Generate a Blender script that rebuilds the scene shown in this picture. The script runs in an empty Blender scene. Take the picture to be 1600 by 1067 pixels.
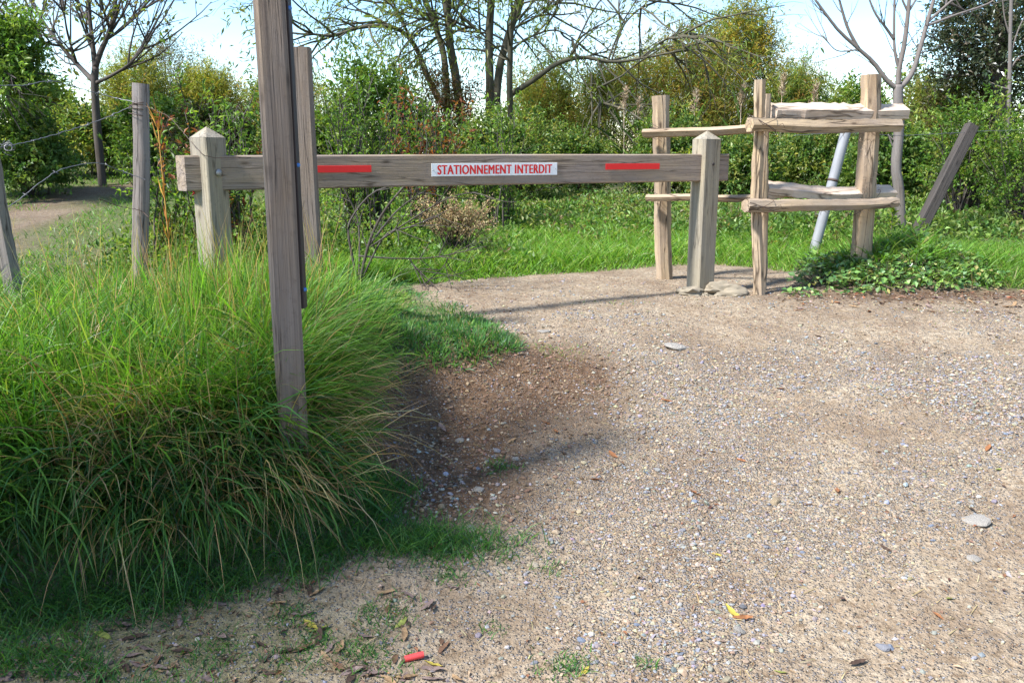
import bpy, bmesh, math, random
import numpy as np
from mathutils import Vector, Matrix, Euler

R = math.radians
scene = bpy.context.scene
col = scene.collection
rng = np.random.default_rng(7)
random.seed(7)

# ------------------------------------------------------------------ camera
CAM = np.array([0.0, 0.0, 1.52])
PITCH = math.atan((533.5 - 236) / 1333.0)
cam_d = bpy.data.cameras.new('camera'); cam = bpy.data.objects.new('camera', cam_d); col.objects.link(cam)
cam_d.sensor_width = 36; cam_d.lens = 1333 / 1600 * 36
cam_d.clip_start = 0.05; cam_d.clip_end = 3000
cam.location = CAM; cam.rotation_euler = (math.pi / 2 - PITCH, 0, 0)
scene.camera = cam

# ------------------------------------------------------------------ sky, sun, exposure
SUN_AZ = R(-119)       # measured from +Y towards +X: the sun stands to the left, almost in line with the barrier's beam
SUN_EL = R(50)
w = bpy.data.worlds.new('World'); scene.world = w; w.use_nodes = True
nt = w.node_tree; N = nt.nodes; L = nt.links; N.clear()
out = N.new('ShaderNodeOutputWorld'); bg = N.new('ShaderNodeBackground'); bg.inputs[1].default_value = 0.15
sky = N.new('ShaderNodeTexSky'); sky.sky_type = 'NISHITA'; sky.sun_disc = False
sky.sun_elevation = SUN_EL; sky.sun_rotation = SUN_AZ; sky.air_density = 1.0; sky.dust_density = 0.2; sky.ozone_density = 2.0
tc = N.new('ShaderNodeTexCoord'); mp = N.new('ShaderNodeMapping'); mp.inputs['Scale'].default_value = (1.3, 1.3, 3.4)
mp.inputs['Location'].default_value = (0.35, 0.1, 0.0)
nz = N.new('ShaderNodeTexNoise'); nz.inputs['Scale'].default_value = 1.7; nz.inputs['Detail'].default_value = 7; nz.inputs['Roughness'].default_value = .58
rp = N.new('ShaderNodeValToRGB'); rp.color_ramp.elements[0].position = .48; rp.color_ramp.elements[1].position = .72
mx = N.new('ShaderNodeMix'); mx.data_type = 'RGBA'; mx.inputs[7].default_value = (2.85, 2.72, 2.6, 1)
L.new(tc.outputs['Generated'], mp.inputs[0]); L.new(mp.outputs[0], nz.inputs[0]); L.new(nz.outputs[0], rp.inputs[0])
L.new(rp.outputs[0], mx.inputs[0]); hs = N.new('ShaderNodeHueSaturation'); hs.inputs['Saturation'].default_value = 1.2; hs.inputs['Value'].default_value = .78; L.new(sky.outputs[0], hs.inputs['Color']); L.new(hs.outputs[0], mx.inputs[6]); L.new(mx.outputs[2], bg.inputs[0]); L.new(bg.outputs[0], out.inputs[0])

sl = bpy.data.lights.new('sun', 'SUN'); sun = bpy.data.objects.new('sun', sl); col.objects.link(sun)
sl.energy = 4.0; sl.angle = R(6.5)   # veiled by thin cloud; sl.color = (1.0, .90, .74)
sdir = Vector((math.sin(SUN_AZ) * math.cos(SUN_EL), math.cos(SUN_AZ) * math.cos(SUN_EL), math.sin(SUN_EL)))
sun.rotation_euler = sdir.to_track_quat('Z', 'Y').to_euler(); sun.location = sdir * 60
scene.view_settings.view_transform = 'Standard'; scene.view_settings.look = 'None'
scene.view_settings.exposure = 1.5; scene.view_settings.gamma = 1.0
scene.render.engine = 'CYCLES'
scene.cycles.max_bounces = 8; scene.cycles.transparent_max_bounces = 4; scene.cycles.use_denoising = True

# ------------------------------------------------------------------ small maths
def at(px, py, Y):
    """world point that stands Y metres ahead of the camera, given where it shows in the photograph"""
    u = (px - 800) / 1333.; v = (533.5 - py) / 1333.
    c, s = math.cos(PITCH), math.sin(PITCH)
    d = np.array([u, c + v * s, -s + v * c])
    return CAM + d * (Y / d[1])
def sstep(a, b, x):
    t = np.clip((x - a) / (b - a), 0, 1); return t * t * (3 - 2 * t)
_perm = np.random.default_rng(3).random(4096)
def vnoise(x, y, seed=0):
    x = np.asarray(x, float); y = np.asarray(y, float)
    xi = np.floor(x).astype(np.int64); yi = np.floor(y).astype(np.int64); fx = x - xi; fy = y - yi
    fx = fx * fx * (3 - 2 * fx); fy = fy * fy * (3 - 2 * fy)
    def h(a, b): return _perm[(a * 73856093 ^ b * 19349663 ^ seed * 83492791) & 4095]
    return (h(xi, yi) * (1 - fx) + h(xi + 1, yi) * fx) * (1 - fy) + (h(xi, yi + 1) * (1 - fx) + h(xi + 1, yi + 1) * fx) * fy
def fbm(x, y, o=4, seed=0):
    s = 0; a = .5; x = np.asarray(x, float); y = np.asarray(y, float)
    for i in range(o): s = s + a * vnoise(x * 2 ** i, y * 2 ** i, seed + i); a *= .5
    return s
def sdist(poly, x, y):
    """signed distance to a polygon, positive inside"""
    x = np.asarray(x, float); y = np.asarray(y, float)
    d = np.full(x.shape, 1e9); ins = np.zeros(x.shape, bool); n = len(poly)
    for i in range(n):
        ax, ay = poly[i]; bx, by = poly[(i + 1) % n]
        ex, ey = bx - ax, by - ay
        t = np.clip(((x - ax) * ex + (y - ay) * ey) / (ex * ex + ey * ey), 0, 1)
        d = np.minimum(d, (x - ax - t * ex) ** 2 + (y - ay - t * ey) ** 2)
        c = ((ay > y) != (by > y)) & (x < (bx - ax) * (y - ay) / (by - ay + 1e-12) + ax)
        ins ^= c
    d = np.sqrt(d); return np.where(ins, d, -d)

BANK = [(-14, 2.35), (-2.4, 2.5), (-1.7, 2.66), (-1.2, 2.84), (-.85, 2.98), (-.66, 3.2), (-.62, 3.6), (-.62, 4.0), (-.42, 4.4), (.02, 4.74),
        (.0, 5.1), (-.25, 5.7), (-.72, 6.5), (-1.2, 7.2), (-1.2, 60), (-60, 60), (-60, 2.35)]
TRACK = [(-60, -30), (60, -30), (60, 6.0), (9, 6.15), (5.5, 6.2), (3.9, 6.25), (3.0, 6.42), (2.55, 6.6), (2.45, 7.1), (2.3, 7.8), (1.8, 8.0), (1.43, 7.9), (.57, 7.5), (-.1, 7.2), (-.5, 6.95),
         (-.72, 6.5), (-.25, 5.7), (.0, 5.1), (.02, 4.74), (-.42, 4.4), (-.62, 4.0), (-.62, 3.6), (-.66, 3.2), (-.85, 2.98), (-1.2, 2.84), (-1.7, 2.66), (-2.4, 2.5), (-14, 2.35), (-60, 2.35)]
MUD = [(-5.0, 8.1), (-4.75, 8.6), (-5.25, 10.0), (-5.6, 11.5), (-5.5, 12.6), (-5.0, 13.4), (-5.9, 13.7), (-6.5, 13.1), (-6.8, 12.4), (-6.6, 11.0), (-6.3, 9.5), (-6.6, 8.0)]
def height(x, y):
    x = np.asarray(x, float); y = np.asarray(y, float)
    zt = .47 * sstep(2.0, 6.4, y)
    sd = sdist(BANK, x, y)
    zb = .50 + .10 * sstep(3.0, 3.9, y) * sstep(-.5, -1.0, x) - .12 * sstep(4.6, 6.6, y)
    z = zt + (np.maximum(zb, zt) - zt) * sstep(-.22, .34, sd)
    z = z + .22 * (fbm(x * 1.5 + 2, y * 1.5, 2, 17) - .36) * sstep(.1, .6, sd) * sstep(6.8, 5.2, y) * (.35 + .65 * sstep(-.7, -1.1, x))
    k = .055 + .05 * sstep(-1.5, -4.5, x)
    yy = np.clip(y - 7.6, 0, 8.5)
    z = z + k * (yy - .6 * (1 - np.exp(-yy / .6)))
    z = z + .17 * np.exp(-((x - 3.1) / .75) ** 2 - ((y - 7.0) / .42) ** 2) + .12 * sstep(2.6, 3.6, x) * sstep(6.3, 7.0, y)
    near = np.exp(-(np.maximum(np.abs(x) - 6, 0) / 6) ** 2 - (np.maximum(y - 14, 0) / 8) ** 2)
    z = z + (.055 * (fbm(x * .9, y * .9, 3, 5) - .45) + .018 * (fbm(x * 4.5, y * 4.5, 3, 9) - .45)) * near
    z = z + (.012 * (fbm(x * 14, y * 14, 2, 12) - .38)) * near
    # ruts where wheels have passed, and the loose soil slumped off the bank
    z = z + .03 * np.exp(-((sd + .12) / .12) ** 2) * fbm(x * 3, y * 3, 2, 14) * near
    return z
def hz(x, y): return float(height(np.array([x]), np.array([y]))[0])

# ------------------------------------------------------------------ mesh helpers
def make_mesh(name, V, tris=None, quads=None, colr=None, smooth=True, gr=None, sharp=None):
    V = np.asarray(V, np.float32)
    me = bpy.data.meshes.new(name)
    idx = []; starts = []; s = 0
    if quads is not None and len(quads):
        q = np.asarray(quads, np.int32); idx.append(q.ravel()); starts.append(np.arange(len(q)) * 4); s = q.size
    if tris is not None and len(tris):
        t = np.asarray(tris, np.int32); idx.append(t.ravel()); starts.append(s + np.arange(len(t)) * 3)
    idx = np.concatenate(idx).astype(np.int32); starts = np.concatenate(starts).astype(np.int32)
    me.vertices.add(len(V)); me.vertices.foreach_set('co', V.ravel())
    me.loops.add(len(idx)); me.loops.foreach_set('vertex_index', idx)
    me.polygons.add(len(starts)); me.polygons.foreach_set('loop_start', starts)
    me.polygons.foreach_set('use_smooth', np.full(len(starts), smooth, bool))
    if colr is not None:
        a = me.attributes.new('Col', 'FLOAT_COLOR', 'POINT')
        c = np.ones((len(V), 4), np.float32); c[:, :3] = colr; a.data.foreach_set('color', c.ravel())
    if gr is not None:
        a = me.attributes.new('gr', 'FLOAT_VECTOR', 'POINT'); a.data.foreach_set('vector', np.asarray(gr, np.float32).ravel())
    me.update(calc_edges=True)
    if sharp: me.set_sharp_from_angle(angle=R(sharp))
    return me
def obj(name, me, mats=None, parent=None, loc=None, rot=None):
    o = bpy.data.objects.new(name, me); col.objects.link(o)
    if mats is not None and not me.materials: me.materials.append(mats)
    if parent is not None: o.parent = parent
    if loc is not None: o.location = loc
    if rot is not None: o.rotation_euler = rot
    return o
def thing(name, loc, label, cat, group=None, rz=0):
    o = bpy.data.objects.new(name, None); col.objects.link(o); o.location = loc; o.rotation_euler = (0, 0, rz)
    o.empty_display_size = .1
    return tag(o, label, cat, group)
def tag(o, label=None, cat=None, group=None, kind=None):
    if label: o['label'] = label
    if cat: o['category'] = cat
    if group: o['group'] = group
    if kind: o['kind'] = kind
    return o
class MB:
    """collects vertices, faces, colours and grain coordinates of one mesh"""
    def __init__(s): s.V = []; s.Q = []; s.T = []; s.C = []; s.G = []; s.n = 0
    def add(s, V, Q=None, T=None, C=None, G=None):
        V = np.asarray(V, float)
        if Q is not None and len(Q): s.Q.append(np.asarray(Q) + s.n)
        if T is not None and len(T): s.T.append(np.asarray(T) + s.n)
        s.V.append(V); s.n += len(V)
        s.C.append(np.broadcast_to(np.asarray(C if C is not None else (1, 1, 1), float), (len(V), 3)))
        s.G.append(np.asarray(G, float) if G is not None else V)
    def mesh(s, name, origin=(0, 0, 0), smooth=True, sharp=None):
        V = np.concatenate(s.V) - np.asarray(origin)
        return make_mesh(name, V, np.concatenate(s.T) if s.T else None, np.concatenate(s.Q) if s.Q else None, np.concatenate(s.C), smooth, np.concatenate(s.G), sharp)
def frames(P):
    P = np.asarray(P, float); T = np.gradient(P, axis=0); T /= np.linalg.norm(T, axis=1)[:, None] + 1e-12
    ref = np.array([0, 0, 1.]) if abs(T[:, 2]).mean() < .8 else np.array([0, 1., 0])
    A = np.cross(np.broadcast_to(ref, T.shape), T); A /= np.linalg.norm(A, axis=1)[:, None] + 1e-12
    B = np.cross(T, A); return T, A, B
def tube(mb, P, rad, k=5, C=None, cap=True, rough=0, seed=0):
    P = np.asarray(P, float); n = len(P); rad = np.broadcast_to(np.asarray(rad, float), (n,))
    T, A, B = frames(P); a = np.arange(k) / k * 2 * math.pi
    rr = rad[:, None] * np.ones((1, k))
    if rough: rr = rr * (1 + rough * (np.random.default_rng(seed).random((n, k)) - .5))
    V = P[:, None] + rr[..., None] * (np.cos(a)[None, :, None] * A[:, None] + np.sin(a)[None, :, None] * B[:, None])
    L_ = np.concatenate([[0], np.cumsum(np.linalg.norm(np.diff(P, axis=0), axis=1))])
    G = np.stack([np.broadcast_to(np.cos(a) * .05, (n, k)), np.broadcast_to(np.sin(a) * .05, (n, k)), np.broadcast_to(L_[:, None], (n, k))], -1) + seed * 1.37
    i = np.arange(n - 1)[:, None] * k; j = np.arange(k)[None]; j2 = (j + 1) % k
    Q = np.stack([i + j, i + j2, i + k + j2, i + k + j], -1).reshape(-1, 4)
    Tt = None; V = V.reshape(-1, 3); G = G.reshape(-1, 3)
    if cap:
        V = np.concatenate([V, P[:1], P[-1:]]); G = np.concatenate([G, G[:1], G[-1:]])
        c0, c1 = n * k, n * k + 1; e = (n - 1) * k
        Tt = [(c0, (q + 1) % k, q) for q in range(k)] + [(c1, e + q, e + (q + 1) % k) for q in range(k)]
    mb.add(V, Q, Tt, C, G)
def sweep(mb, section, A, B, up, n=14, wob=.0, twist=0, scale=None, bend=None, seed=0, rough=0.0, C=None):
    """a section (list of (side, up) points) carried from A to B; wob: slow sideways wander, rough: uneven surface"""
    A = np.asarray(A, float); B = np.asarray(B, float); r = np.random.default_rng(seed)
    d = B - A; ln = np.linalg.norm(d); d = d / ln; up = np.asarray(up, float); up = up - d * up.dot(d); up /= np.linalg.norm(up); side = np.cross(d, up)
    S = np.asarray(section, float); k = len(S); t = np.linspace(0, 1, n)
    ph = r.random(4) * 6.28
    ws = wob * (np.sin(t * 5 + ph[0]) + .5 * np.sin(t * 11 + ph[1])); wu = wob * (np.sin(t * 4.3 + ph[2]) + .5 * np.sin(t * 9 + ph[3]))
    if bend is not None: wu = wu + bend * np.sin(math.pi * t)
    sc = np.ones(n) if scale is None else np.interp(t, np.linspace(0, 1, len(scale)), scale)
    sc = sc * (1 + rough * (r.random(n) - .5))
    V = np.zeros((n, k, 3)); G = np.zeros((n, k, 3)); off = r.random(3) * 20
    jit = 1 + rough * 1.2 * (r.random(k) - .5)[None] + rough * (r.random((n, k)) - .5)
    for i in range(n):
        a = twist * t[i]; ca, sa = math.cos(a), math.sin(a)
        su = (S[:, 0] * ca - S[:, 1] * sa) * sc[i] * jit[i] + ws[i]; uu = (S[:, 0] * sa + S[:, 1] * ca) * sc[i] * jit[i] + wu[i]
        V[i] = A + d * ln * t[i] + side * su[:, None] + up * uu[:, None]
        G[i, :, 0] = S[:, 0]; G[i, :, 1] = S[:, 1]; G[i, :, 2] = ln * t[i]
    G = G + off
    i = np.arange(n - 1)[:, None] * k; j = np.arange(k)[None]; j2 = (j + 1) % k
    Q = np.stack([i + j, i + j2, i + k + j2, i + k + j], -1).reshape(-1, 4)
    # end caps: rings of their own, so the grain and the edge stay crisp
    caps = []
    for e, ring in ((0, V[0]), (1, V[-1])):
        c = ring.mean(0); caps.append((ring, c))
    VV = V.reshape(-1, 3); GG = G.reshape(-1, 3); T = []; nn = n * k
    for e, (ring, c) in enumerate(caps):
        VV = np.concatenate([VV, [c]]); GG = np.concatenate([GG, [GG[0] * 0 + off + (0, 0, ln * e)]])
        b = 0 if e == 0 else (n - 1) * k
        for q in range(k): T.append((nn, b + (q + 1) % k, b + q) if e == 0 else (nn, b + q, b + (q + 1) % k))
        nn += 1
    mb.add(VV, Q, T, C, GG)
def rect(wd, ht, ch=.006):
    a, b = wd / 2, ht / 2
    return [(-a + ch, -b), (a - ch, -b), (a, -b + ch), (a, b - ch), (a - ch, b), (-a + ch, b), (-a, b - ch), (-a, -b + ch)]
def nrm(v): return v / (np.linalg.norm(v, axis=-1, keepdims=True) + 1e-9)

# ------------------------------------------------------------------ materials
def newmat(name):
    m = bpy.data.materials.new(name); m.use_nodes = True; t = m.node_tree; t.nodes.clear()
    o = t.nodes.new('ShaderNodeOutputMaterial'); b = t.nodes.new('ShaderNodeBsdfPrincipled')
    t.links.new(b.outputs[0], o.inputs[0]); b.inputs['Roughness'].default_value = .8
    b.inputs['Specular IOR Level'].default_value = .3
    return m, t, b, o
def nd(t, ty, **kw):
    n = t.nodes.new(ty)
    for k, v in kw.items():
        if k in n.inputs: n.inputs[k].default_value = v
        else: setattr(n, k, v)
    return n
def ramp(t, fac, stops):
    n = t.nodes.new('ShaderNodeValToRGB'); e = n.color_ramp.elements
    while len(e) < len(stops): e.new(.5)
    for i, (p, c) in enumerate(stops): e[i].position = p; e[i].color = (*c, 1) if len(c) == 3 else c
    t.links.new(fac, n.inputs[0]); return n.outputs[0]
def mix(t, fac, a, b, mode='MIX'):
    n = t.nodes.new('ShaderNodeMix'); n.data_type = 'RGBA'; n.blend_type = mode
    for s, v in ((0, fac), (6, a), (7, b)):
        if hasattr(v, 'links'): t.links.new(v, n.inputs[s])
        elif isinstance(v, (int, float)): n.inputs[s].default_value = v
        else: n.inputs[s].default_value = (*v, 1)
    return n.outputs[2]
def noise(t, vec, scale, detail=4, rough=.55):
    n = nd(t, 'ShaderNodeTexNoise', Scale=scale, Detail=detail, Roughness=rough)
    if vec is not None: t.links.new(vec, n.inputs['Vector'])
    return n.outputs[0]
def mapping(t, vec, sc):
    n = t.nodes.new('ShaderNodeMapping'); n.inputs['Scale'].default_value = sc; t.links.new(vec, n.inputs[0]); return n.outputs[0]
def bump(t, b, h, strength, dist):
    n = t.nodes.new('ShaderNodeBump'); n.inputs['Strength'].default_value = strength; n.inputs['Distance'].default_value = dist
    t.links.new(h, n.inputs['Height']); t.links.new(n.outputs[0], b.inputs['Normal']); return n

def leaf_mat(name, trans=.45, rough=.45, spec=.35, tint=(1.1, 1.15, .5)):
    """thin leaf or grass blade: colour from the blade's own attribute, light passes through"""
    m, t, b, o = newmat(name)
    a = nd(t, 'ShaderNodeAttribute', attribute_name='Col')
    t.links.new(a.outputs[0], b.inputs['Base Color']); b.inputs['Roughness'].default_value = rough; b.inputs['Specular IOR Level'].default_value = spec
    tr = t.nodes.new('ShaderNodeBsdfTranslucent'); t.links.new(mix(t, 1.0, a.outputs[0], tint, 'MULTIPLY'), tr.inputs[0])
    ms = t.nodes.new('ShaderNodeMixShader'); ms.inputs[0].default_value = trans
    t.links.new(b.outputs[0], ms.inputs[1]); t.links.new(tr.outputs[0], ms.inputs[2]); t.links.new(ms.outputs[0], o.inputs[0])
    return m
def wood_mat(name, pale, dark, grey, greyness=.4, scale=1.0, crack=.5, knots=True, red=0):
    """weathered wood: long grain along the piece, cracks, grey weathering in patches, knots"""
    m, t, b, o = newmat(name)
    g = nd(t, 'ShaderNodeAttribute', attribute_name='gr').outputs['Vector']
    w1 = noise(t, mapping(t, g, (55 * scale, 55 * scale, 1.8)), 1, 6, .62)
    w2 = noise(t, mapping(t, g, (190 * scale, 190 * scale, 5)), 1, 4, .6)
    w3 = noise(t, mapping(t, g, (9, 9, 2.2)), 1, 4, .6)
    w4 = noise(t, mapping(t, g, (32, 32, 30)), 1, 5, .7)
    base = ramp(t, w1, [(.30, dark), (.62, pale)])
    base = mix(t, ramp(t, w2, [(.35, (0, 0, 0)), (.75, (.55,) * 3)]), base, [c * .62 for c in dark])
    gfac = ramp(t, w3, [(.5 - greyness * .45, (0, 0, 0)), (.5 + .22, (.85,) * 3)])
    gy = mix(t, w1, [c * .62 for c in grey], [c * 1.15 for c in grey])
    base = mix(t, gfac, base, gy)
    base = mix(t, ramp(t, w4, [(.54, (0, 0, 0)), (.78, (.5,) * 3)]), base, [c * .5 for c in dark])
    cr = noise(t, mapping(t, g, (26 * scale, 26 * scale, .7)), 1, 3, .5)
    crk = ramp(t, cr, [(.485, (0, 0, 0)), (.5, (1, 1, 1)), (.515, (0, 0, 0))])
    crf = nd(t, 'ShaderNodeMath', operation='MULTIPLY'); t.links.new(crk, crf.inputs[0]); crf.inputs[1].default_value = crack
    base = mix(t, crf.outputs[0], base, [c * .22 for c in dark])
    if knots:
        v = nd(t, 'ShaderNodeTexVoronoi', Scale=1.0); v.inputs['Randomness'].default_value = 1
        t.links.new(mapping(t, g, (11, 11, 4.2)), v.inputs['Vector'])
        kf = ramp(t, v.outputs['Distance'], [(.05, (.9,) * 3), (.13, (.25,) * 3), (.2, (0, 0, 0))])
        base = mix(t, kf, base, [c * .4 for c in dark])
    t.links.new(base, b.inputs['Base Color']); b.inputs['Roughness'].default_value = .82
    ad = nd(t, 'ShaderNodeMath', operation='SUBTRACT'); t.links.new(w1, ad.inputs[0]); t.links.new(crf.outputs[0], ad.inputs[1])
    ad2 = nd(t, 'ShaderNodeMath', operation='ADD'); t.links.new(ad.outputs[0], ad2.inputs[0]); t.links.new(w2, ad2.inputs[1])
    bump(t, b, ad2.outputs[0], .55, .006)
    return m
def plain(name, c, rough=.7, metal=0, var=.25, sc=30, bmp=.2):
    m, t, b, o = newmat(name)
    tcn = nd(t, 'ShaderNodeTexCoord').outputs['Object']
    n = noise(t, tcn, sc, 5, .6)
    t.links.new(mix(t, n, [q * (1 - var) for q in c], [min(1, q * (1 + var)) for q in c]), b.inputs['Base Color'])
    b.inputs['Roughness'].default_value = rough; b.inputs['Metallic'].default_value = metal
    if bmp: bump(t, b, n, bmp, .004)
    return m
M = {}
M['beam'] = wood_mat('beam_wood', (.36, .265, .165), (.21, .15, .10), (.27, .22, .195), .5, scale=.5, crack=.7)
M['post'] = wood_mat('post_wood', (.36, .30, .20), (.23, .185, .125), (.27, .24, .195), .5, scale=.5, crack=.6)
M['signpost'] = wood_mat('signpost_wood', (.24, .175, .12), (.14, .10, .074), (.20, .168, .148), .45, crack=.7)
M['oldpost'] = wood_mat('old_fence_wood', (.28, .215, .17), (.15, .11, .085), (.30, .27, .26), .75, crack=.9, knots=False)
M['rustic'] = wood_mat('split_log_wood', (.52, .375, .215), (.21, .135, .078), (.33, .26, .20), .45, scale=.33, crack=.95)
M['rustic_pale'] = wood_mat('split_log_pale_wood', (.70, .545, .40), (.40, .27, .175), (.52, .43, .35), .3, scale=.3, crack=.85)  # paler log wood for the rear rails, bark fibres and reed stalks
M['darkpost'] = wood_mat('leaning_post_wood', (.075, .060, .048), (.042, .034, .028), (.062, .053, .048), .5, crack=.6)
M['bark'] = wood_mat('bark', (.095, .072, .055), (.045, .034, .028), (.10, .088, .078), .5, scale=.5, crack=.3, knots=False)
M['bark_pale'] = wood_mat('pale_bark', (.20, .16, .13), (.12, .095, .08), (.20, .18, .17), .5, scale=.5, crack=.2, knots=False)
M['bark_green'] = wood_mat('mossy_bark', (.105, .092, .052), (.052, .044, .026), (.11, .10, .07), .5, scale=.5, crack=.3, knots=False)
M['shade_dark'] = plain('shade_dark_brown', (.035, .024, .022), .6)  # near-black brown standing in for shade on post sides and in the bolt hole
M['white'] = plain('plate_white', (.76, .745, .72), .4, var=.12, sc=14, bmp=.05)
M['red'] = plain('reflective_red', (.70, .016, .016), .35, var=.06, sc=40, bmp=.05)
M['steel'] = plain('bolt_steel', (.32, .31, .30), .45, .8, var=.4)
M['wire'] = plain('fence_wire', (.17, .165, .17), .5, .6, var=.4)
M['rust'] = plain('rusty_wire', (.09, .062, .048), .7, .3, var=.4)
M['bluecap'] = plain('blue_cap', (.05, .16, .42), .4)
M['pipe'] = plain('pipe_grey', (.235, .235, .24), .6, .05, var=.25, sc=9)
M['concrete'] = plain('concrete_lump', (.23, .19, .135), .95, var=.45, sc=18, bmp=1.0)
M['cart'] = plain('cartridge_red', (.62, .06, .055), .45, var=.12)
M['leaf'] = leaf_mat('foliage', .5, .45, .35)
M['leaf_gloss'] = leaf_mat('glossy_foliage', .25, .28, .5)
M['grass'] = leaf_mat('grass_blade', .5, .45, .35)
M['dry'] = leaf_mat('dry_leaf', .2, .75, .2, (1.1, .9, .6))

# pebble: colour per stone from its own attribute
m, t, b, o = newmat('pebble'); a = nd(t, 'ShaderNodeAttribute', attribute_name='Col')
nn_ = noise(t, nd(t, 'ShaderNodeTexCoord').outputs['Object'], 160, 4)
t.links.new(mix(t, 1, a.outputs[0], ramp(t, nn_, [(.3, (.72,) * 3), (.7, (1.12,) * 3)]), 'MULTIPLY'), b.inputs['Base Color']); b.inputs['Roughness'].default_value = .85
M['pebble'] = m
def stone_mat(name, c):
    m, t, b, o = newmat(name); tcn = nd(t, 'ShaderNodeTexCoord').outputs['Object']
    n = noise(t, tcn, 3.0, 6, .65)
    t.links.new(mix(t, n, [q * .6 for q in c], [q * 1.2 for q in c]), b.inputs['Base Color']); b.inputs['Roughness'].default_value = .9
    bump(t, b, noise(t, tcn, 9, 5), .6, .05); return m
M['stone_grey'] = stone_mat('stone_grey', (.25, .245, .26)); M['stone_pale'] = stone_mat('stone_pale', (.34, .305, .26))
M['stone_buff'] = stone_mat('stone_buff', (.33, .25, .155)); M['stone_blue'] = stone_mat('stone_blue', (.22, .245, .30))

# ground and track: painted from masks that follow the real zones (Col: R brown earth, G green turf, B gravel)
def soil_mat(name):
    m, t, b, o = newmat(name)
    g = nd(t, 'ShaderNodeNewGeometry').outputs['Position']
    a = nd(t, 'ShaderNodeAttribute', attribute_name='Col'); sp = t.nodes.new('ShaderNodeSeparateColor'); t.links.new(a.outputs[0], sp.inputs[0])
    n1 = noise(t, g, 2.2, 6, .6); n2 = noise(t, g, 19, 5, .62); n3 = noise(t, g, 95, 3, .6)
    sand = ramp(t, n1, [(.34, (.24, .175, .118)), (.50, (.345, .268, .186)), (.66, (.42, .34, .24))])
    sand = mix(t, ramp(t, n2, [(.36, (.75,) * 3), (.62, (0, 0, 0))]), sand, (.215, .15, .092))
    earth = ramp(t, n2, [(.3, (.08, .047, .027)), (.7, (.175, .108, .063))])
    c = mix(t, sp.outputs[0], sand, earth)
    c = mix(t, sp.outputs[2], c, mix(t, 1, c, (.97, .96, .96), 'MULTIPLY'))
    n4 = noise(t, g, 46, 5, .7); c = mix(t, 1, c, ramp(t, n4, [(.34, (.58, .53, .48)), (.5, (.96,) * 3), (.7, (1.14, 1.12, 1.08))]), 'MULTIPLY')
    turf = ramp(t, n2, [(.3, (.05, .075, .02)), (.55, (.10, .13, .035)), (.75, (.19, .15, .075))])
    c = mix(t, sp.outputs[1], c, turf)
    # fine stones bedded in the surface
    v = nd(t, 'ShaderNodeTexVoronoi', Scale=105.0); t.links.new(g, v.inputs['Vector'])
    sc = t.nodes.new('ShaderNodeSeparateColor'); t.links.new(v.outputs['Color'], sc.inputs[0])
    pc = ramp(t, sc.outputs[0], [(0, (.12, .10, .085)), (.3, (.22, .19, .16)), (.6, (.275, .265, .28)), (.85, (.34, .295, .23)), (1, (.41, .39, .375))])
    gate = nd(t, 'ShaderNodeMath', operation='ADD'); t.links.new(sc.outputs[1], gate.inputs[0]); t.links.new(n2, gate.inputs[1])
    g2 = nd(t, 'ShaderNodeMath', operation='ADD'); t.links.new(gate.outputs[0], g2.inputs[0]); t.links.new(sp.outputs[2], g2.inputs[1])
    gf = ramp(t, g2.outputs[0], [(1.25 / 2.5, (0, 0, 0)), (1.4 / 2.5, (.9,) * 3)])
    g2s = nd(t, 'ShaderNodeMath', operation='MULTIPLY'); t.links.new(g2.outputs[0], g2s.inputs[0]); g2s.inputs[1].default_value = .4
    gf = ramp(t, g2s.outputs[0], [(.43, (0, 0, 0)), (.50, (.9,) * 3)])
    edge = ramp(t, v.outputs['Distance'], [(.25, (1, 1, 1)), (.55, (0, 0, 0))])
    gm = nd(t, 'ShaderNodeMath', operation='MULTIPLY'); t.links.new(gf, gm.inputs[0]); t.links.new(edge, gm.inputs[1])
    c = mix(t, gm.outputs[0], c, pc)
    t.links.new(c, b.inputs['Base Color']); b.inputs['Roughness'].default_value = .95; b.inputs['Specular IOR Level'].default_value = .15
    h = nd(t, 'ShaderNodeMath', operation='ADD'); t.links.new(gm.outputs[0], h.inputs[0]); t.links.new(n3, h.inputs[1])
    h2 = nd(t, 'ShaderNodeMath', operation='MULTIPLY_ADD'); t.links.new(n2, h2.inputs[0]); h2.inputs[1].default_value = 1.6; t.links.new(h.outputs[0], h2.inputs[2])
    bump(t, b, h2.outputs[0], .95, .014)
    return m
M['soil'] = soil_mat('soil')

# ================================================================== THE SETTING
def axis(fine0, fine1, st, lo, hi, g=1.16):
    a = list(np.arange(fine0, fine1 + 1e-6, st)); s = st
    while a[-1] < hi: s *= g; a.append(a[-1] + s)
    s = st; pre = []; c = fine0
    while c > lo: s *= g; c -= s; pre.append(c)
    return np.array(pre[::-1] + a)
gx = axis(-2.4, 4.2, .034, -900, 900); gy = axis(1.9, 8.2, .034, -60, 1600)
X, Y = np.meshgrid(gx, gy); Z = height(X, Y)
sdb = sdist(BANK, X, Y); sdt = sdist(TRACK, X, Y) + .16 * (fbm(X * 3, Y * 3, 3, 21) - .45); sdm = sdist(MUD, X, Y) + .9 * (fbm(X * 1.2, Y * 1.2, 3, 22) - .45)
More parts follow.
